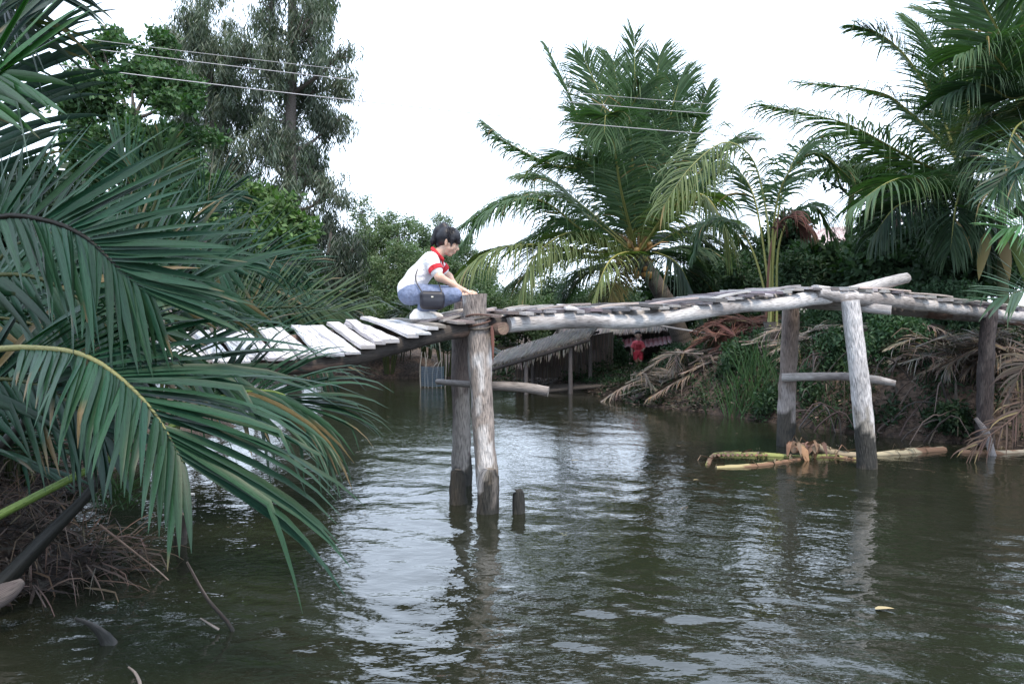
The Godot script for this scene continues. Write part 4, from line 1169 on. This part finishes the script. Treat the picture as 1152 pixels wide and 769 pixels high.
		k += 1
	for e in [[1000, 385, 34, 13.6, "ferny bright shrub under the bridge beside the white post", .07], [955, 452, 26, 13.6, "small leaved creeper at the water line between the right posts", .05], [1045, 440, 32, 13.3, "dark creeper on the bank left of the blackened post", .03], [915, 440, 26, 14.4, "creeper behind the brown bridge post", .045], [870, 385, 22, 16.0, "small shrub on the bank top by the brown post", .045], [685, 400, 16, 21.6, "tiny green bush beside the hut opening", .04], [800, 400, 18, 17.4, "leafy sprig at the top of the dry frond bank", .05], [990, 350, 30, 15.0, "shrub just behind the bridge deck at the right trestle", .06], [1070, 340, 30, 14.5, "shrub peering over the deck near the blackened post", .045], [935, 472, 24, 13.9, "dark creeper trailing into the water left of the white post", .035], [1000, 470, 26, 12.9, "dark creeper at the water behind the cut stem", .03], [885, 455, 24, 14.6, "creeper mat at the foot of the brown post", .04], [850, 410, 26, 15.8, "creeper over the earth above the bright grass", .045], [960, 400, 28, 14.2, "creeper mound between the two right posts", .05], [1075, 470, 24, 12.4, "small dark bush at the foot of the blackened post", .028], [940, 365, 26, 15.4, "shrub below the deck between the right posts", .05], [765, 405, 18, 18.0, "small dark bush on the trunk side of the dead leaf heap", .035]]:
		var c := P(e[0], e[1], e[3])
		var b := Vector3(c.x, maxf(ground_y(c.x, c.z), .05) - .05, c.z)
		var r: float = e[2]
		var bl := [[e[0], e[1], r * .7]]
		for j in 5: bl.append([e[0] + rf(-1.2, 1.2) * r, e[1] + rf(-.6, .7) * r, r * rf(.4, .6)])
		var gq: float = e[5]
		tree("shrub", e[4], "shrub", b, Vector3(c.x, maxf(c.y + .1, b.y + .3), c.z), .025, bl, e[3], tiny, Color(gq * 1.0, gq * 1.9, gq * 1.0), 2200, {"group": "low shrubs on the bank under the bridge", "deep": .3, "tuft": .5})

func build_palms() -> void:
	var c := P(718, 288, 20)
	var b := Vector3(4.05, ground_y(4.05, -20.2), -20.2)
	var yel := {"col": Color(.13, .17, .07), "rcol": Color(.38, .36, .12)}
	var t := coconut("fruiting coconut palm with full crown behind the middle of the bridge", b, c, Vector2.ZERO, 20, [
		[[717, 170, 0], [713, 38, .2], {"droop": 0.33, "len": 1.27, "vee": .05, "up": Vector3(.3, 0, 1), "a0": 40.0, "rcol": Color(.3, .33, .12)}],
		[[694, 180, .6], [676, 110, .9], [655, 62, 1.2], {"droop": 0.94, "up": Vector3(.2, .4, 1)}],
		[[668, 180, .4], [640, 105, .7], [616, 55, 1.0], {"droop": 0.94, "len": 1.05, "gone": .25}],
		[[672, 200, -.4], [620, 185, -.8], [570, 160, -1], [548, 143, -1.0], {"droop": 2.19, "gone": .2, "len": 1.12}],
		[[670, 250, .4], [630, 222, .6], [570, 224, .8], [514, 258, 1], {"droop": 3.08}],
		[[660, 262, -1], [610, 226, -1.6], [560, 232, -1.9], [522, 272, -2.0], {"droop": 3.30}],
		[[655, 282, -1.0], [600, 275, -1.8], [550, 284, -2.2], [508, 318, -2.4], {"droop": 3.51, "len": 1.72, "col": Color(.12, .16, .07), "rcol": Color(.34, .34, .12), "n": 100}],
		[[705, 284, -1.5], [684, 296, -2.4], [666, 342, -2.6], {"droop": 2.19, "len": 0.90, "n": 60}.merged(yel)],
		[[745, 180, .4], [757, 120, .6], [765, 88, .8], {"droop": 0.94}],
		[[760, 200, .2], [782, 140, .4], [796, 102, .6], {"droop": 0.94, "len": 1.12}],
		[[770, 215, .9], [810, 170, 1.2], [835, 160, 1.4], {"droop": 1.20}],
		[[750, 240, -1.4], [785, 218, -2.2], [808, 240, -2.6], [822, 285, -2.6], {"droop": 3.30, "len": 1.35, "col": Color(.14, .185, .08), "rcol": Color(.4, .38, .14)}],
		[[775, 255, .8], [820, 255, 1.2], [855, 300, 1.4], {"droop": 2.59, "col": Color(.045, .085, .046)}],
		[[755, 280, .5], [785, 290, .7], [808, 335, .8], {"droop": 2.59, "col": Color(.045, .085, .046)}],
		[[704, 170, 1.5], [696, 110, 1.9], [690, 68, 2.2], {"droop": 0.94}],
		[[733, 160, 1.3], [738, 100, 1.7], [742, 62, 2.0], {"droop": 0.94}],
		[[660, 235, 1.2], [620, 205, 1.6], [590, 200, 2], {"droop": 1.99}],
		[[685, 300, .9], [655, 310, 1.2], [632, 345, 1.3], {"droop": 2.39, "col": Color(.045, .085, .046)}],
		[[700, 220, -1.2], [690, 160, -1.8], [682, 130, -2.4], [680, 150, -2.8], {"droop": 2.39}],
		[[745, 220, 1.4], [775, 180, 2], [800, 190, 2.4], {"droop": 1.99}],
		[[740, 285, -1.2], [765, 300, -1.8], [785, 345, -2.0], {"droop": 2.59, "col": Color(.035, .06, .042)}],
		[[680, 275, -.8], [640, 262, -1.6], [600, 290, -2.4], [585, 330, -2.6], {"droop": 3.30, "col": Color(.1, .14, .06)}],
		[[700, 200, .8], [672, 150, 1.2], [650, 130, 1.5], {"droop": 1.12}],
		[[690, 215, -.8], [655, 180, -1.3], [632, 178, -1.6], {"droop": 1.26}],
		[[712, 190, -.9], [708, 130, -1.3], [722, 100, -1.6], {"droop": 0.98}],
		[[728, 195, -.7], [745, 140, -1.1], [770, 130, -1.4], {"droop": 1.12}],
		[[735, 235, .5], [770, 205, .9], [812, 222, 1.2], {"droop": 2.31}],
		[[690, 262, 1.0], [640, 250, 1.6], [580, 275, 2.0], {"droop": 2.52}],
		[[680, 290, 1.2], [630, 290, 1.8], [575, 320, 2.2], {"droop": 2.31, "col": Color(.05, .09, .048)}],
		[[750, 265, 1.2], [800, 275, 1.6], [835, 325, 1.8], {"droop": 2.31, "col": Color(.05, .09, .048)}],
		[[700, 300, -.4], [690, 320, -.8], [682, 350, -1.0], {"droop": 1.12, "len": .9, "col": Color(.16, .15, .07)}],
	], {"r": .2, "bow": Vector3(.1, -.1, 0)})
	rng.seed = 303
	for k in 15:
		var mb := MB.new()
		var p := c + Vector3(rf(-.55, .3), rf(-.45, .3), rf(.05, .45))
		skin_net([[p, p + Vector3(0, -.06, 0), .075, .06]], .035, .03, mb, func(q): return Color(.32, .2, .07))
		part("coconut", mb, M.plastic, t)
	var mb := MB.new()
	for k in 26:
		var d := Vector3(rf(-1, 1), rf(-.2, 1.2), rf(-.2, 1))
		blade(mb, c + d * .15, d, d.cross(rv()), rf(.4, .8), .06, 4, .8, jit(Color(.3, .2, .1), .3))
	part("flower_stalk", mb, M.dry, t)
	# the young palm
	b = P(868, 335, 15.6)
	b.y = ground_y(b.x, b.z)
	c = b + Vector3(0, .5, 0)
	coconut("young coconut palm with one tall pale arching stalk above the deck", b, c, Vector2.ZERO, 15.6, [
		[[866, 280, 0], [860, 225, 0], [846, 178, -.1], [815, 160, -.3], [775, 190, -.5], [745, 235, -.6], {"bare": .42, "droop": 2.99, "len": 1.12, "rcol": Color(.34, .36, .16), "col": Color(.12, .165, .08), "up": Vector3(.2, .6, .6)}],
		[[872, 270, .3], [885, 200, .6], [910, 160, .8], [955, 150, 1], {"bare": .4, "droop": 2.59, "len": 1.05, "gone": .15}],
		[[858, 270, .5], [846, 215, .9], [825, 190, 1.1], [795, 200, 1.2], {"bare": .35, "droop": 2.79, "len": 1.05, "col": Color(.045, .085, .048)}],
		[[870, 260, -.3], [884, 200, -.5], [918, 172, -.6], [962, 205, -.6], {"bare": .35, "droop": 2.6, "len": 0.98}],
		[[876, 280, .2], [893, 240, .2], [920, 235, .2], [940, 270, .2], {"bare": .4, "droop": 2.79, "len": 0.75}],
		[[866, 290, -.2], [873, 258, -.3], [888, 244, -.4], [906, 256, -.4], {"bare": .5, "droop": 3.19, "len": 0.83, "n": 40, "col": Color(.07, .03, .024), "rcol": Color(.12, .06, .04), "mat": M.dry}],
		[[850, 290, .6], [830, 255, .8], [800, 250, .9], [780, 285, .9], {"bare": .35, "droop": 2.79, "len": 0.90, "col": Color(.045, .085, .048)}],
	], {"r": .12, "look": {"rad": .026, "n": 70}})
	# right palms
	c = P(1082, 195, 16.5)
	b = Vector3(8.9, ground_y(8.9, -16.8), -16.8)
	coconut("big coconut palm whose leaves sweep out over the right bank", b, c, Vector2.ZERO, 16.5, [
		[[1040, 185, -.6], [1004, 166, -.9], [949, 138, -1.2], [862, 118, -1.4], {"droop": 2.59, "len": 1.57, "n": 105, "col": Color(.07, .115, .062)}],
		[[1060, 160, .2], [1021, 124, .3], [987, 103, .4], [900, 92, .5], {"droop": 2.19, "len": 1.20, "n": 95, "gone": .15}],
		[[1060, 130, .6], [1026, 72, .8], [996, 42, .9], [968, 30, .9], {"droop": 1.20, "len": 1.05, "gone": .12, "bare": .35}],
		[[1040, 200, .6], [985, 188, .9], [930, 190, 1], [868, 208, 1.1], {"droop": 2.39, "len": 0.98, "gone": .12}],
		[[1050, 220, -1], [1010, 232, -1.6], [985, 262, -1.8], {"droop": 2.39, "col": Color(.035, .06, .045)}],
		[[1045, 215, -1.5], [1030, 200, -2.2], [1000, 205, -2.8], [960, 232, -3.0], {"droop": 2.79, "len": 1.50, "n": 100}],
		[[1090, 120, .3], [1080, 50, .4], [1062, -20, .5], {"droop": 0.66}],
		[[1100, 130, .5], [1115, 60, .8], [1125, -10, 1], {"droop": 0.66}],
		[[1070, 120, 1], [1055, 60, 1.4], [1030, 30, 1.8], {"droop": 1.06}],
		[[1100, 160, -.8], [1125, 133, -1.4], [1150, 150, -1.6], [1165, 210, -1.6], {"droop": 2.99, "col": Color(.1, .12, .075), "rcol": Color(.34, .3, .14)}],
		[[1105, 185, -1.2], [1130, 185, -2], [1150, 240, -2.2], {"droop": 2.59}],
		[[1080, 215, -1.5], [1075, 235, -2.2], [1070, 280, -2.4], {"droop": 2.39, "len": 1.20, "col": Color(.04, .072, .042)}],
		[[1095, 215, -1.2], [1105, 240, -1.6], [1112, 285, -1.7], {"droop": 2.39, "len": 1.20, "col": Color(.04, .072, .042)}],
		[[1110, 150, .8], [1160, 100, 1.2], [1200, 90, 1.4], {"droop": 1.20}],
		[[1060, 205, 1.2], [1020, 215, 1.6], [985, 245, 1.8], {"droop": 2.39, "col": Color(.04, .072, .042)}],
	], {"r": .16})
	c = P(1172, 92, 14.5)
	b = Vector3(9.4, ground_y(9.4, -14.4), -14.4)
	coconut("near coconut palm whose dark leaves fill the upper right corner", b, c, Vector2.ZERO, 14.5, [
		[[1140, 60, -.5], [1110, 10, -.8], [1090, -40, -1], {"droop": 0.80}],
		[[1140, 85, -.6], [1110, 55, -1], [1080, 62, -1.3], {"droop": 2.19}],
		[[1140, 110, -.5], [1105, 95, -.8], [1060, 110, -1], {"droop": 2.19, "col": Color(.04, .072, .045)}],
		[[1145, 120, .4], [1115, 140, .6], [1095, 190, .7], {"droop": 2.39, "col": Color(.04, .072, .045)}],
		[[1160, 50, .2], [1145, -10, .3], [1135, -60, .4], {"droop": 0.66}],
		[[1200, 60, .2], [1240, 20, .3], [1280, 30, .4], {"droop": 1.20}],
		[[1160, 130, -1.0], [1140, 150, -1.6], [1125, 215, -1.8], {"droop": 2.19}],
		[[1200, 120, -.6], [1240, 140, -1], [1270, 200, -1], {"droop": 2.19}],
		[[1130, 75, .8], [1085, 40, 1.2], [1050, 20, 1.6], {"droop": 1.20}],
	], {"r": .16})
	# nipa at the right edge
	b = Vector3(7.35, ground_y(7.35, -11.6), -11.6)
	nipa("bright green nipa palm leaning in over the right end of the bridge", b, [
		[b, P(1210, 330, 11), P(1195, 275, 10.6), P(1165, 252, 10.4), P(1128, 258, 10.2), {"col": Color(.08, .2, .07), "len": .8, "bare": .4, "up": Vector3(0, .5, 1), "n": 34, "w": .045}],
		[b, P(1215, 400, 10.7), P(1200, 350, 10.2), P(1165, 325, 10), P(1118, 338, 9.8), {"col": Color(.06, .12, .07), "len": .75, "bare": .4, "up": Vector3(0, .6, .8), "n": 34, "w": .04}],
		[b, P(1200, 300, 11.6), P(1180, 200, 11.6), P(1150, 180, 11.5), P(1120, 210, 11.4), {"len": .8, "bare": .4, "up": Vector3(0, .5, 1), "n": 34, "w": .045}],
		[b, P(1230, 430, 11), P(1180, 400, 10.8), P(1150, 415, 10.7), P(1132, 470, 10.7), {"col": Color(.062, .046, .036), "rcol": Color(.1, .07, .055), "len": .55, "bare": .3, "up": Vector3(.4, .5, .8), "n": 34, "w": .03, "droop": 1.2, "mat": M.dry}],
		[b, P(1220, 440, 10.9), P(1170, 440, 10.7), P(1140, 470, 10.65), P(1092, 505, 10.6), {"col": Color(.07, .047, .036), "rcol": Color(.12, .075, .06), "len": .5, "bare": .3, "up": Vector3(.4, .5, .8), "n": 30, "w": .025, "droop": 1.2, "mat": M.dry}],
	], {"fold": .12, "segs": 5})
	# banana with yellowing hanging leaves
	b = Vector3(8.1, ground_y(8.1, -14.6), -14.6)
	var bt := thing("banana_plant", "banana plant with yellowing leaves hanging below the right palms", "plant", b)
	mb = MB.new()
	tube(mb, spline([b - Vector3(0, .1, 0), P(1128, 300, 14.6), P(1126, 245, 14.6)], 14), [.1, .08, .05], 9, Color(.12, .13, .06))
	part("stem", mb, M.bark, bt)
	for e in [[1112, 262, Vector3(-.3, -1, .1), Color(.26, .22, .1), .8], [1128, 268, Vector3(.1, -1, .2), Color(.22, .17, .09), .7], [1140, 262, Vector3(.3, -1, 0), Color(.12, .15, .06), .9], [1120, 250, Vector3(-.8, .4, .4), Color(.05, .1, .04), 1.1], [1135, 245, Vector3(.7, .5, .2), Color(.05, .1, .04), 1.1]]:
		mb = MB.new()
		blade(mb, P(e[0], e[1], 14.5), e[2], Vector3(1, 0, .4), e[4], .2, 7, .9, e[3], .15)
		part("leaf", mb, M.leaf, bt)

func build_bank() -> void:
	# heaps of dead palm leaves, one thing each
	for e in [[745, 436, 17.2, 9, 1.3, Color(.16, .138, .112), "grey brown heap of dead palm leaves on the bank below the small person"], [790, 445, 16.6, 6, 1.0, Color(.17, .14, .12), "flat dead palm leaves at the water's edge beside the grass"], [905, 390, 15.2, 7, 1.2, Color(.2, .182, .155), "pale dead palm leaves sliding down the earth bank by the brown post"], [835, 382, 16.6, 12, 1.1, Color(.1, .045, .034), "rusty red dead palm leaves heaped behind the bridge"], [1085, 420, 13.0, 9, 1.1, Color(.18, .165, .14), "bleached dead leaves and sticks around the blackened post"], [1135, 440, 12.4, 8, 1.1, Color(.1, .082, .064), "brown dead leaves piled at the right bank edge"]]:
		var c := P(e[0], e[1], e[2])
		c.y = maxf(c.y, ground_y(c.x, c.z))
		var t := thing("dead_palm_leaves", e[6], "dead leaves", c, "heaps of dead palm leaves on the far bank")
		for k in e[3] * 2:
			var a := rf(0, TAU)
			var p: Vector3 = c + Vector3(rf(-.6, .6), rf(-.1, .25), rf(-.3, .3))
			var d := Vector3(cos(a), rf(-.25, .2), sin(a) * .6)
			var l: float = e[4] * rf(.7, 1.2)
			var q := {"n": 40, "len": .55, "w": .017, "droop": .5, "segs": 3, "col": e[5], "rcol": e[5] * 1.15, "rad": .016, "vary": .55, "mat": M.dry, "kinked": .3, "bare": .15, "a0": 52.0, "a1": 80.0, "twist": 1.5, "loose": 16.0}
			frond(t, [p - d * l * .5, p + Vector3(0, .1, 0), p + d * l * .5 + Vector3(0, -.1, 0)], q)
	# dead branches
	for e in [[[P(1010, 455, 13.2), P(1040, 450, 13), P(1062, 425, 12.9), P(1078, 405, 12.9)], .035, Color(.36, .31, .27), "curved bleached branch on the bank left of the blackened post"], [[P(1050, 402, 13.4), P(1080, 404, 13.2), P(1112, 413, 12.9)], .03, Color(.4, .37, .35), "straight grey branch lying across the upper right bank"], [[W(1122, 512) - Vector3(0, .25, 0), P(1112, 492, 11.1), P(1098, 470, 11.2)], .05, Color(.3, .27, .26), "grey pole leaning out of the water at the right"], [[P(985, 480, 13.2), P(1000, 462, 13.2), P(1022, 452, 13.3)], .02, Color(.24, .2, .18), "thin dead root dipping into the water between the right posts"], [[P(740, 366, 17.2), P(800, 376, 16.8), P(842, 388, 16.6)], .022, Color(.4, .36, .33), "pale thin pole slanting across the red dead leaves"], [[P(775, 425, 16.9), P(815, 405, 16.7), P(848, 390, 16.5)], .03, Color(.14, .17, .06), "green palm stalk lying up the bank"], [[P(712, 448, 17.0), P(760, 428, 17.3), P(792, 408, 17.8)], .06, Color(.07, .06, .055), "dark fallen trunk lying up the bank beside the dead leaves"]]:
		var o := thing("dead_branch", e[3], "branch", e[0][0], "dead wood on the far bank")
		round_log(o, "branch", e[0], [e[1], e[1] * .9, e[1] * .5], e[2], e[2] * 1.3, .2, -9, .25, 7)
	var roots := MB.new()
	for k in 90:
		var p := P(rf(900, 1140), 470, rf(12.0, 14.2))
		var d := bank_d(p.x, p.z)
		if d < -.3 or d > 1.3: continue
		p.y = maxf(ground_y(p.x, p.z), 0) + rf(.05, .3)
		var dir := Vector3(rf(-1, 1), rf(-.3, .5), rf(-.2, 1)).normalized()
		var l := rf(.3, .9)
		var q := p + dir * l * .6 + Vector3(0, rf(-.1, .15), 0)
		var e := p + dir * l + Vector3(0, -rf(.1, .5), 0)
		tube(roots, spline([p - dir * .2 - Vector3(0, .2, 0), p, q, e], 9), [rf(.008, .022), .012, .005], 5, jit(Color(.12, .095, .08), .6), .2, rf(0, 9))
	solo("root_tangle", roots, M.bark, P(1020, 470, 13.0), "tangle of thin exposed roots along the right bank's water line", "roots", "", "stuff")
	for e in [[700, 442, 17.6, Color(.16, .13, .11), "single fallen dead leaf at the hut end of the bank"], [770, 452, 16.4, Color(.13, .105, .085), "single dead leaf half in the water below the leaf heap"], [965, 425, 14.0, Color(.17, .14, .12), "single dead leaf draped below the right deck"], [1045, 395, 13.8, Color(.2, .17, .15), "single bleached leaf on the bank under the deck"], [1060, 455, 12.8, Color(.12, .085, .07), "single brown leaf hanging toward the water by the blackened post"], [860, 420, 15.6, Color(.14, .1, .08), "single brown leaf lying above the bright grass"]]:
		var c := P(e[0], e[1], e[2])
		c.y = maxf(ground_y(c.x, c.z), .05) + .08
		var t := thing("dead_palm_leaf", e[4], "dead leaf", c, "single dead palm leaves on the far bank")
		var a := rf(0, TAU)
		var d := Vector3(cos(a), rf(-.3, .1), absf(sin(a)) * .7)
		frond(t, [c - d * .6 + Vector3(0, .15, 0), c + Vector3(0, .12, 0), c + d * .7 + Vector3(0, -.05, 0)], {"n": 44, "len": .5, "w": .018, "droop": 1.2, "segs": 3, "col": e[3], "rcol": e[3] * 1.3, "rad": .016, "vary": .5, "mat": M.dry, "kinked": .3, "bare": .2, "a0": 40.0, "a1": 75.0, "twist": 1.5, "loose": 16.0})
	# tall grass by the water
	for e in [[842, 462, 15.0, "bright tall grass clump left of the brown bridge post", 150, .75, Color(.055, .11, .05)], [872, 470, 14.6, "grass clump touching the brown bridge post", 110, .6, Color(.05, .095, .045)], [945, 485, 13.5, "short grass clump behind the white post", 90, .4, Color(.045, .08, .04)], [1062, 486, 12.7, "spiky grass tuft at the water beside the blackened post", 60, .4, Color(.03, .07, .045)], [815, 466, 15.6, "low grass clump at the end of the dead leaves", 70, .45, Color(.045, .08, .04)]]:
		var c := P(e[0], e[1], e[2])
		c.y = maxf(ground_y(c.x, c.z), 0)
		var mb := MB.new()
		for k in e[4]:
			var p: Vector3 = c + Vector3(rf(-.4, .4), 0, rf(-.3, .3))
			p.y = maxf(ground_y(p.x, p.z), 0) - .03
			blade(mb, p, Vector3(rf(-.5, .5), 1, rf(-.4, .5)), Vector3(rf(-1, 1), 0, rf(-1, 1)).normalized(), e[5] * rf(.6, 1.3), .016, 5, rf(.5, 1.4), jit(e[6], .3))
		solo("grass_clump", mb, M.leaf, c, e[3], "grass", "grass clumps at the far water's edge", "stuff")
	# ground cover and litter: nobody could count these
	var leafm := leaf_clump(9, .09, .032, .1, .1, 9)
	rng.seed = 909
	var xf := []
	var cols := []
	for k in 22000:
		var x := rf(-1, 13)
		var z := rf(-27, -10.5)
		var d := bank_d(x, z)
		if d < .05 or d > 9: continue
		if nz.get_noise_2d(x * 35 + 300, z * 35) < -.2: continue
		xf.append(Transform3D(Basis(Vector3.UP, rf(0, TAU)).scaled(Vector3.ONE * rf(.6, 1.3)), Vector3(x, ground_y(x, z) + .04, z)))
		cols.append(jit(Color(.04, .07, .036), .45))
	var gc := Node3D.new()
	copies("ground_cover", leafm, M.tree, xf, cols, self)
	gc.free()
	tag(get_node("ground_cover"), "low green weeds covering the far bank", "weeds", "", "stuff")
	xf = []
	cols = []
	for k in 9000:
		var x := rf(-.5, 11)
		var z := rf(-24, -10.5)
		var d := bank_d(x, z)
		if d < 0 or d > 6: continue
		xf.append(Transform3D(Basis.from_euler(Vector3(rf(-.5, .5), rf(0, TAU), rf(-.5, .5))).scaled(Vector3(1.4, .5, 1.4) * rf(.5, 1.1)), Vector3(x, ground_y(x, z) + .02, z)))
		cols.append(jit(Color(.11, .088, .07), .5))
	copies("leaf_litter", leafm, M.dry, xf, cols, self)
	tag(get_node("leaf_litter"), "dry brown leaf litter scattered over the far bank", "leaf litter", "", "stuff")
	xf = []
	cols = []
	for k in 260:
		var x := rf(-2.5, 7)
		var z := rf(-18, -6)
		var d := bank_d(x, z)
		if d > -.05 or (d < -1.2 and rng.randf() < .8): continue
		xf.append(Transform3D(Basis(Vector3.UP, rf(0, TAU)).scaled(Vector3(.35, .06, .35) * rf(.4, 1.1)), Vector3(x, .008, z)))
		cols.append(jit(Color(.22, .18, .12), .5))
	copies("floating_litter", leafm, M.dry, xf, cols, self)
	tag(get_node("floating_litter"), "scattered specks of leaf litter floating along the banks", "leaf litter", "", "stuff")
	# white scrap of plastic on the bank
	var mb := MB.new()
	var p := P(1001, 368, 14.0)
	skin_net([[p + Vector3(-.09, -.03, 0), p + Vector3(.02, .03, 0), .03, .06], [p + Vector3(.02, .03, 0), p + Vector3(.1, 0, .02), .05, .03]], .02, .02, mb, func(q): return Color(.75, .75, .77))
	solo("plastic_bag", mb, M.plastic, p, "crumpled white plastic bag caught in the ferny shrub", "bag")
	# blue net on stakes
	var t := thing("net_fence", "blue net strung on thin stakes in the water at the far bank", "net", W(485, 436))
	for k in 7:
		var o := W(474 + k * 4.3, 436)
		var m := MB.new()
		tube(m, spline([o - Vector3(0, .3, 0), o + Vector3(rf(-.05, .05), .4, 0), o + Vector3(rf(-.12, .12), rf(.55, .9) if k != 5 else 1.3, 0)], 6), [.016, .01], 5, Color(.36, .34, .3))
		part("stake", m, M.bark, t)
	var m2 := MB.new()
	for k in 9:
		var y := .08 + k * .05
		tube(m2, spline([W(474, 436) + Vector3(0, y, .02), W(487, 436) + Vector3(0, y - .05, .03), W(500, 436) + Vector3(0, y, .02)], 8), [.0035, .0035], 4, Color(.07, .13, .2))
	for k in 26:
		var o := W(474 + k, 436) + Vector3(0, .03, .025)
		tube(m2, line(o, o + Vector3(0, .46, 0), 3), [.003, .003], 4, Color(.07, .13, .2))
	part("net", m2, M.cable, t)
	# floating banana stems
	var yl := Color(.44, .38, .2)
	var gr := Color(.34, .36, .12)
	for e in [["floating yellow stem with an open ribbed leaf sheath at its tip", [[[W(796, 523), W(806, 512), W(850, 512), W(905, 515)], .035, gr], [[W(806, 526), W(850, 524), W(900, 517)], .03, yl]], 1], ["floating stem topped by a torn brown leaf sheath against the brown post", [[[W(893, 506, .12), W(915, 502, .1), W(945, 511), W(972, 513)], .05, Color(.36, .3, .21)], [[W(890, 516), W(930, 514), W(965, 517)], .03, gr]], 2], ["floating cut stem with blunt pale end right of the white post", [[[W(985, 512), W(1020, 510), W(1063, 506)], .06, Color(.46, .4, .27)]], 0], ["long floating stem running past the leaning grey pole", [[[W(1082, 509), W(1120, 510), W(1160, 508)], .045, Color(.4, .34, .25)]], 0]]:
		var first: Array = e[1][0][0]
		var o := thing("fallen_banana_plant", e[0], "banana stem", first[0], "banana stems floating by the right posts")
		for q in e[1]:
			var m := MB.new()
			var col: Color = q[2]
			var sd := rf(0, 9)
			tube(m, spline(q[0], 26), [q[1] * .7, q[1], q[1] * 1.15, q[1] * .95, q[1] * .8], 11, col, .32, sd, func(v, a, l, pp): return col * (.55 + .3 * (1 + nz.get_noise_3d(cos(a) * 70, sin(a) * 70 + sd * 40, l * 40))) if nz.get_noise_2d(l * 60 + sd * 90, a * 20) > .0 else Color(.2, .12, .075))
			part("stem", m, M.dry, o)
			for k in 9:
				var strip := MB.new()
				var qp: Array = q[0]
				var f := rf(0, .95) * (qp.size() - 1)
				var sp: Vector3 = qp[int(f)].lerp(qp[int(f) + 1], f - int(f)) + Vector3(0, q[1] * .8, q[1] * rf(-.5, .6))
				blade(strip, sp, Vector3(rf(-1, 1), rf(.0, .3), rf(-.25, .35)), Vector3(rf(-.2, .2), rf(.2, 1), 1), rf(.15, .4), rf(.02, .05), 5, 1.0, jit(Color(.2, .145, .09), .5), .15, rf(.3, .7))
				part("dry_strip", strip, M.dry, o)
		if e[2] == 1:
			var rib := MB.new()
			for k in 12:
				var q := k / 12.0
				var a := W(803, 512).lerp(W(868, 513), q) + Vector3(0, .03, 0)
				blade(rib, a, (W(808, 526).lerp(W(858, 524), q) - a) + Vector3(0, .05, .02), Vector3(1, 0, 0), .28 * (1 - q * .4), .05, 4, .1, jit(Color(.2, .11, .07), .3), .2)
			part("leaf_rib", rib, M.dry, o)
		if e[2] == 2:
			for k in 12:
				var rib := MB.new()
				blade(rib, W(890 + k * 3, 506 + rf(-1, 2), .1) + Vector3(0, .08, 0), Vector3(rf(-.6, .4), rf(-.4, .7), rf(.2, .9)), Vector3(1, 0, .3), rf(.16, .36), rf(.06, .13), 6, 2.0, jit(Color(.19, .125, .085), .45), .3, rf(.2, .8))
				part("torn_sheath", rib, M.dry, o)
	# cables over the creek
	for e in [[20, 44, 800, 128, "highest power cable crossing above the creek", .0065], [20, 67, 800, 151, "lowest power cable crossing above the creek", .008], [20, 34, 800, 117, "thinnest power cable crossing above the creek", .0045]]:
		var a := P(e[0], e[1], 13.0)
		var z := P(e[2], e[3], 17.4)
		var d := z - a
		var pts := PackedVector3Array()
		for k in 60:
			var q := -.6 + 2.4 * k / 59.0
			pts.append(a + d * q + Vector3(0, .9 * (q * q - q) * .35, 0))
		var m := MB.new()
		tube(m, pts, [e[5], e[5]], 6, Color(.4, .4, .42))
		solo("power_cable", m, M.cable, pts[0], e[4], "cable", "power cables over the creek")

func _ready() -> void:
	# camera
	var cam := Camera3D.new()
	add_child(cam)
	cam.position = Vector3(0, EYE, 0)
	cam.set_frustum(2.0 * .05 * 384.5 * PX, Vector2(0, -39.5 * PX * .05), .05, 2000.0)
	cam.current = true
	# overcast sky
	var env := Environment.new()
	env.background_mode = Environment.BG_SKY
	var sm := ProceduralSkyMaterial.new()
	sm.sky_top_color = Color(.84, .905, 1.0)
	sm.sky_horizon_color = Color(.88, .935, 1.0)
	sm.ground_horizon_color = Color(.4, .42, .42)
	sm.ground_bottom_color = Color(.2, .2, .2)
	sm.sky_energy_multiplier = 1.0
	var sky := Sky.new()
	sky.sky_material = sm
	env.sky = sky
	env.tonemap_mode = Environment.TONE_MAPPER_LINEAR
	env.tonemap_exposure = 2.7
	env.sdfgi_enabled = true
	env.ssao_enabled = true
	env.ssil_enabled = true
	var we := WorldEnvironment.new()
	we.environment = env
	add_child(we)
	var sun := DirectionalLight3D.new()
	sun.light_energy = .5
	sun.light_angular_distance = 18.0
	sun.light_color = Color(1, .94, .87)
	sun.shadow_enabled = true
	sun.rotation_degrees = Vector3(-62, 25, 0)
	add_child(sun)
	# the place
	nz.noise_type = FastNoiseLite.TYPE_SIMPLEX
	nz.frequency = .01
	nz.fractal_octaves = 3
	rng.seed = 1
	materials()
	build_setting()
	rng.seed = 2
	build_bridge()
	rng.seed = 3
	build_huts()
	build_trees()
	rng.seed = 4
	build_palms()
	rng.seed = 5
	build_left()
	rng.seed = 6
	build_bank()
	rng.seed = 7
	build_woman()
	build_child()
